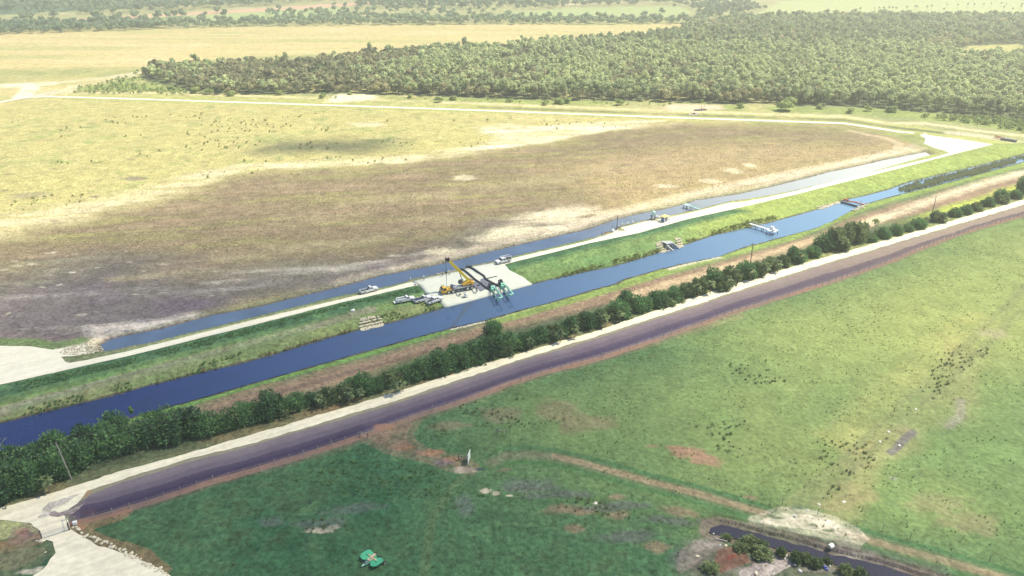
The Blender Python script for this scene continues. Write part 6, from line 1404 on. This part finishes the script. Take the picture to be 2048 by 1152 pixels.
# ------------------------------------------------------------------ haze and clouds
def haze_box():
    me = bpy.data.meshes.new('haze')
    x0, x1, y0, y1, z0, z1 = -16000, 16000, -400, 41000, -3.5, 118
    vs = [(x, y, z) for z in (z0, z1) for y in (y0, y1) for x in (x0, x1)]
    me.from_pydata(vs, [], [(0, 2, 3, 1), (4, 5, 7, 6), (0, 1, 5, 4), (2, 6, 7, 3), (0, 4, 6, 2), (1, 3, 7, 5)])
    o = bpy.data.objects.new('haze', me); COL.objects.link(o)
    m = bpy.data.materials.new('haze_air'); m.use_nodes = True; n = m.node_tree; n.nodes.clear()
    v = n.nodes.new('ShaderNodeVolumePrincipled'); v.inputs['Color'].default_value = (.98, .96, .78, 1)
    v.inputs['Density'].default_value = HAZE; v.inputs['Anisotropy'].default_value = .25
    out = n.nodes.new('ShaderNodeOutputMaterial'); n.links.new(v.outputs[0], out.inputs['Volume'])
    me.materials.append(m); tag(o, 'thin summer haze over the flat country', kind='stuff')
HAZE = .00040
haze_box()
def cloud(outline, alt, taper, thick, dens, label, seed, extra=()):
    """a low flat cloud standing between the sun and the ground outline it shades"""
    P = np.concatenate([poly(outline), np.array(extra).reshape(-1, 2)]) + np.array([TO_SUN.x, TO_SUN.y]) * alt / TO_SUN.z
    x0, y0 = P.min(0) - 5; x1, y1 = P.max(0) + 5; g = max(6.0, taper / 5)
    xs, ys = np.arange(x0, x1, g), np.arange(y0, y1, g)
    A, B = np.meshgrid(xs, ys); a, b = A.ravel(), B.ravel()
    d = -sdist(a + (fbm(a, b, taper * .9, 3, seed) - .5) * taper, b + (fbm(a, b, taper * .9, 3, seed + 9) - .5) * taper, P, 400)
    t = sm(0, taper, d) * thick * (.75 + .5 * fbm(a, b, taper * .5, 3, seed + 4))
    nr_, nc_ = A.shape; n_ = nr_ * nc_
    ii = np.arange(n_).reshape(nr_, nc_)
    inside = (t > .01).reshape(nr_, nc_)
    q = inside[:-1, :-1] | inside[1:, :-1] | inside[:-1, 1:] | inside[1:, 1:]
    top = np.stack([ii[:-1, :-1], ii[:-1, 1:], ii[1:, 1:], ii[1:, :-1]], -1)[q]
    bot = (top + n_)[:, ::-1]
    eps = .02
    Vt = np.stack([a, b, alt + t * .7 + eps], -1); Vb = np.stack([a, b, alt - t * .3 - eps], -1)
    V = np.concatenate([Vt, Vb]); F = [tuple(f) for f in top] + [tuple(f) for f in bot]
    from collections import Counter
    e = Counter()
    for f in top:
        for k in range(4): e[(int(f[k]), int(f[(k + 1) % 4]))] += 1
    side = [(j, i, i + n_, j + n_) for (i, j) in e if (j, i) not in e]
    o = mesh_np('cloud', V, np.array([list(f) for f in F] + side), None, smooth=False)
    m = bpy.data.materials.new('cloud_vapour'); m.use_nodes = True; n = m.node_tree; n.nodes.clear()
    v = n.nodes.new('ShaderNodeVolumePrincipled'); v.inputs['Color'].default_value = (.95, .96, 1, 1); v.inputs['Density'].default_value = dens
    out = n.nodes.new('ShaderNodeOutputMaterial'); n.links.new(v.outputs[0], out.inputs['Volume'])
    o.data.materials.append(m); tag(o, label, kind='structure')
cloud([(-900, 640), (-300, 530), (0, 480), (330, 425), (700, 385), (1000, 395), (1260, 440), (1500, 560), (1650, 700), (1720, 900), (1900, 1100)], 420, 110, 60, .011, 'broad flat cloud shading the lower left of the land', 3, ((260, -150), (-420, -150)))
cloud([(440, 296), (580, 276), (720, 268), (860, 274), (820, 300), (640, 314), (480, 310)], 420, 40, 45, .055, 'small cloud shading the middle of the field', 8)
for o in list(SC.objects):
    o.update_tag()
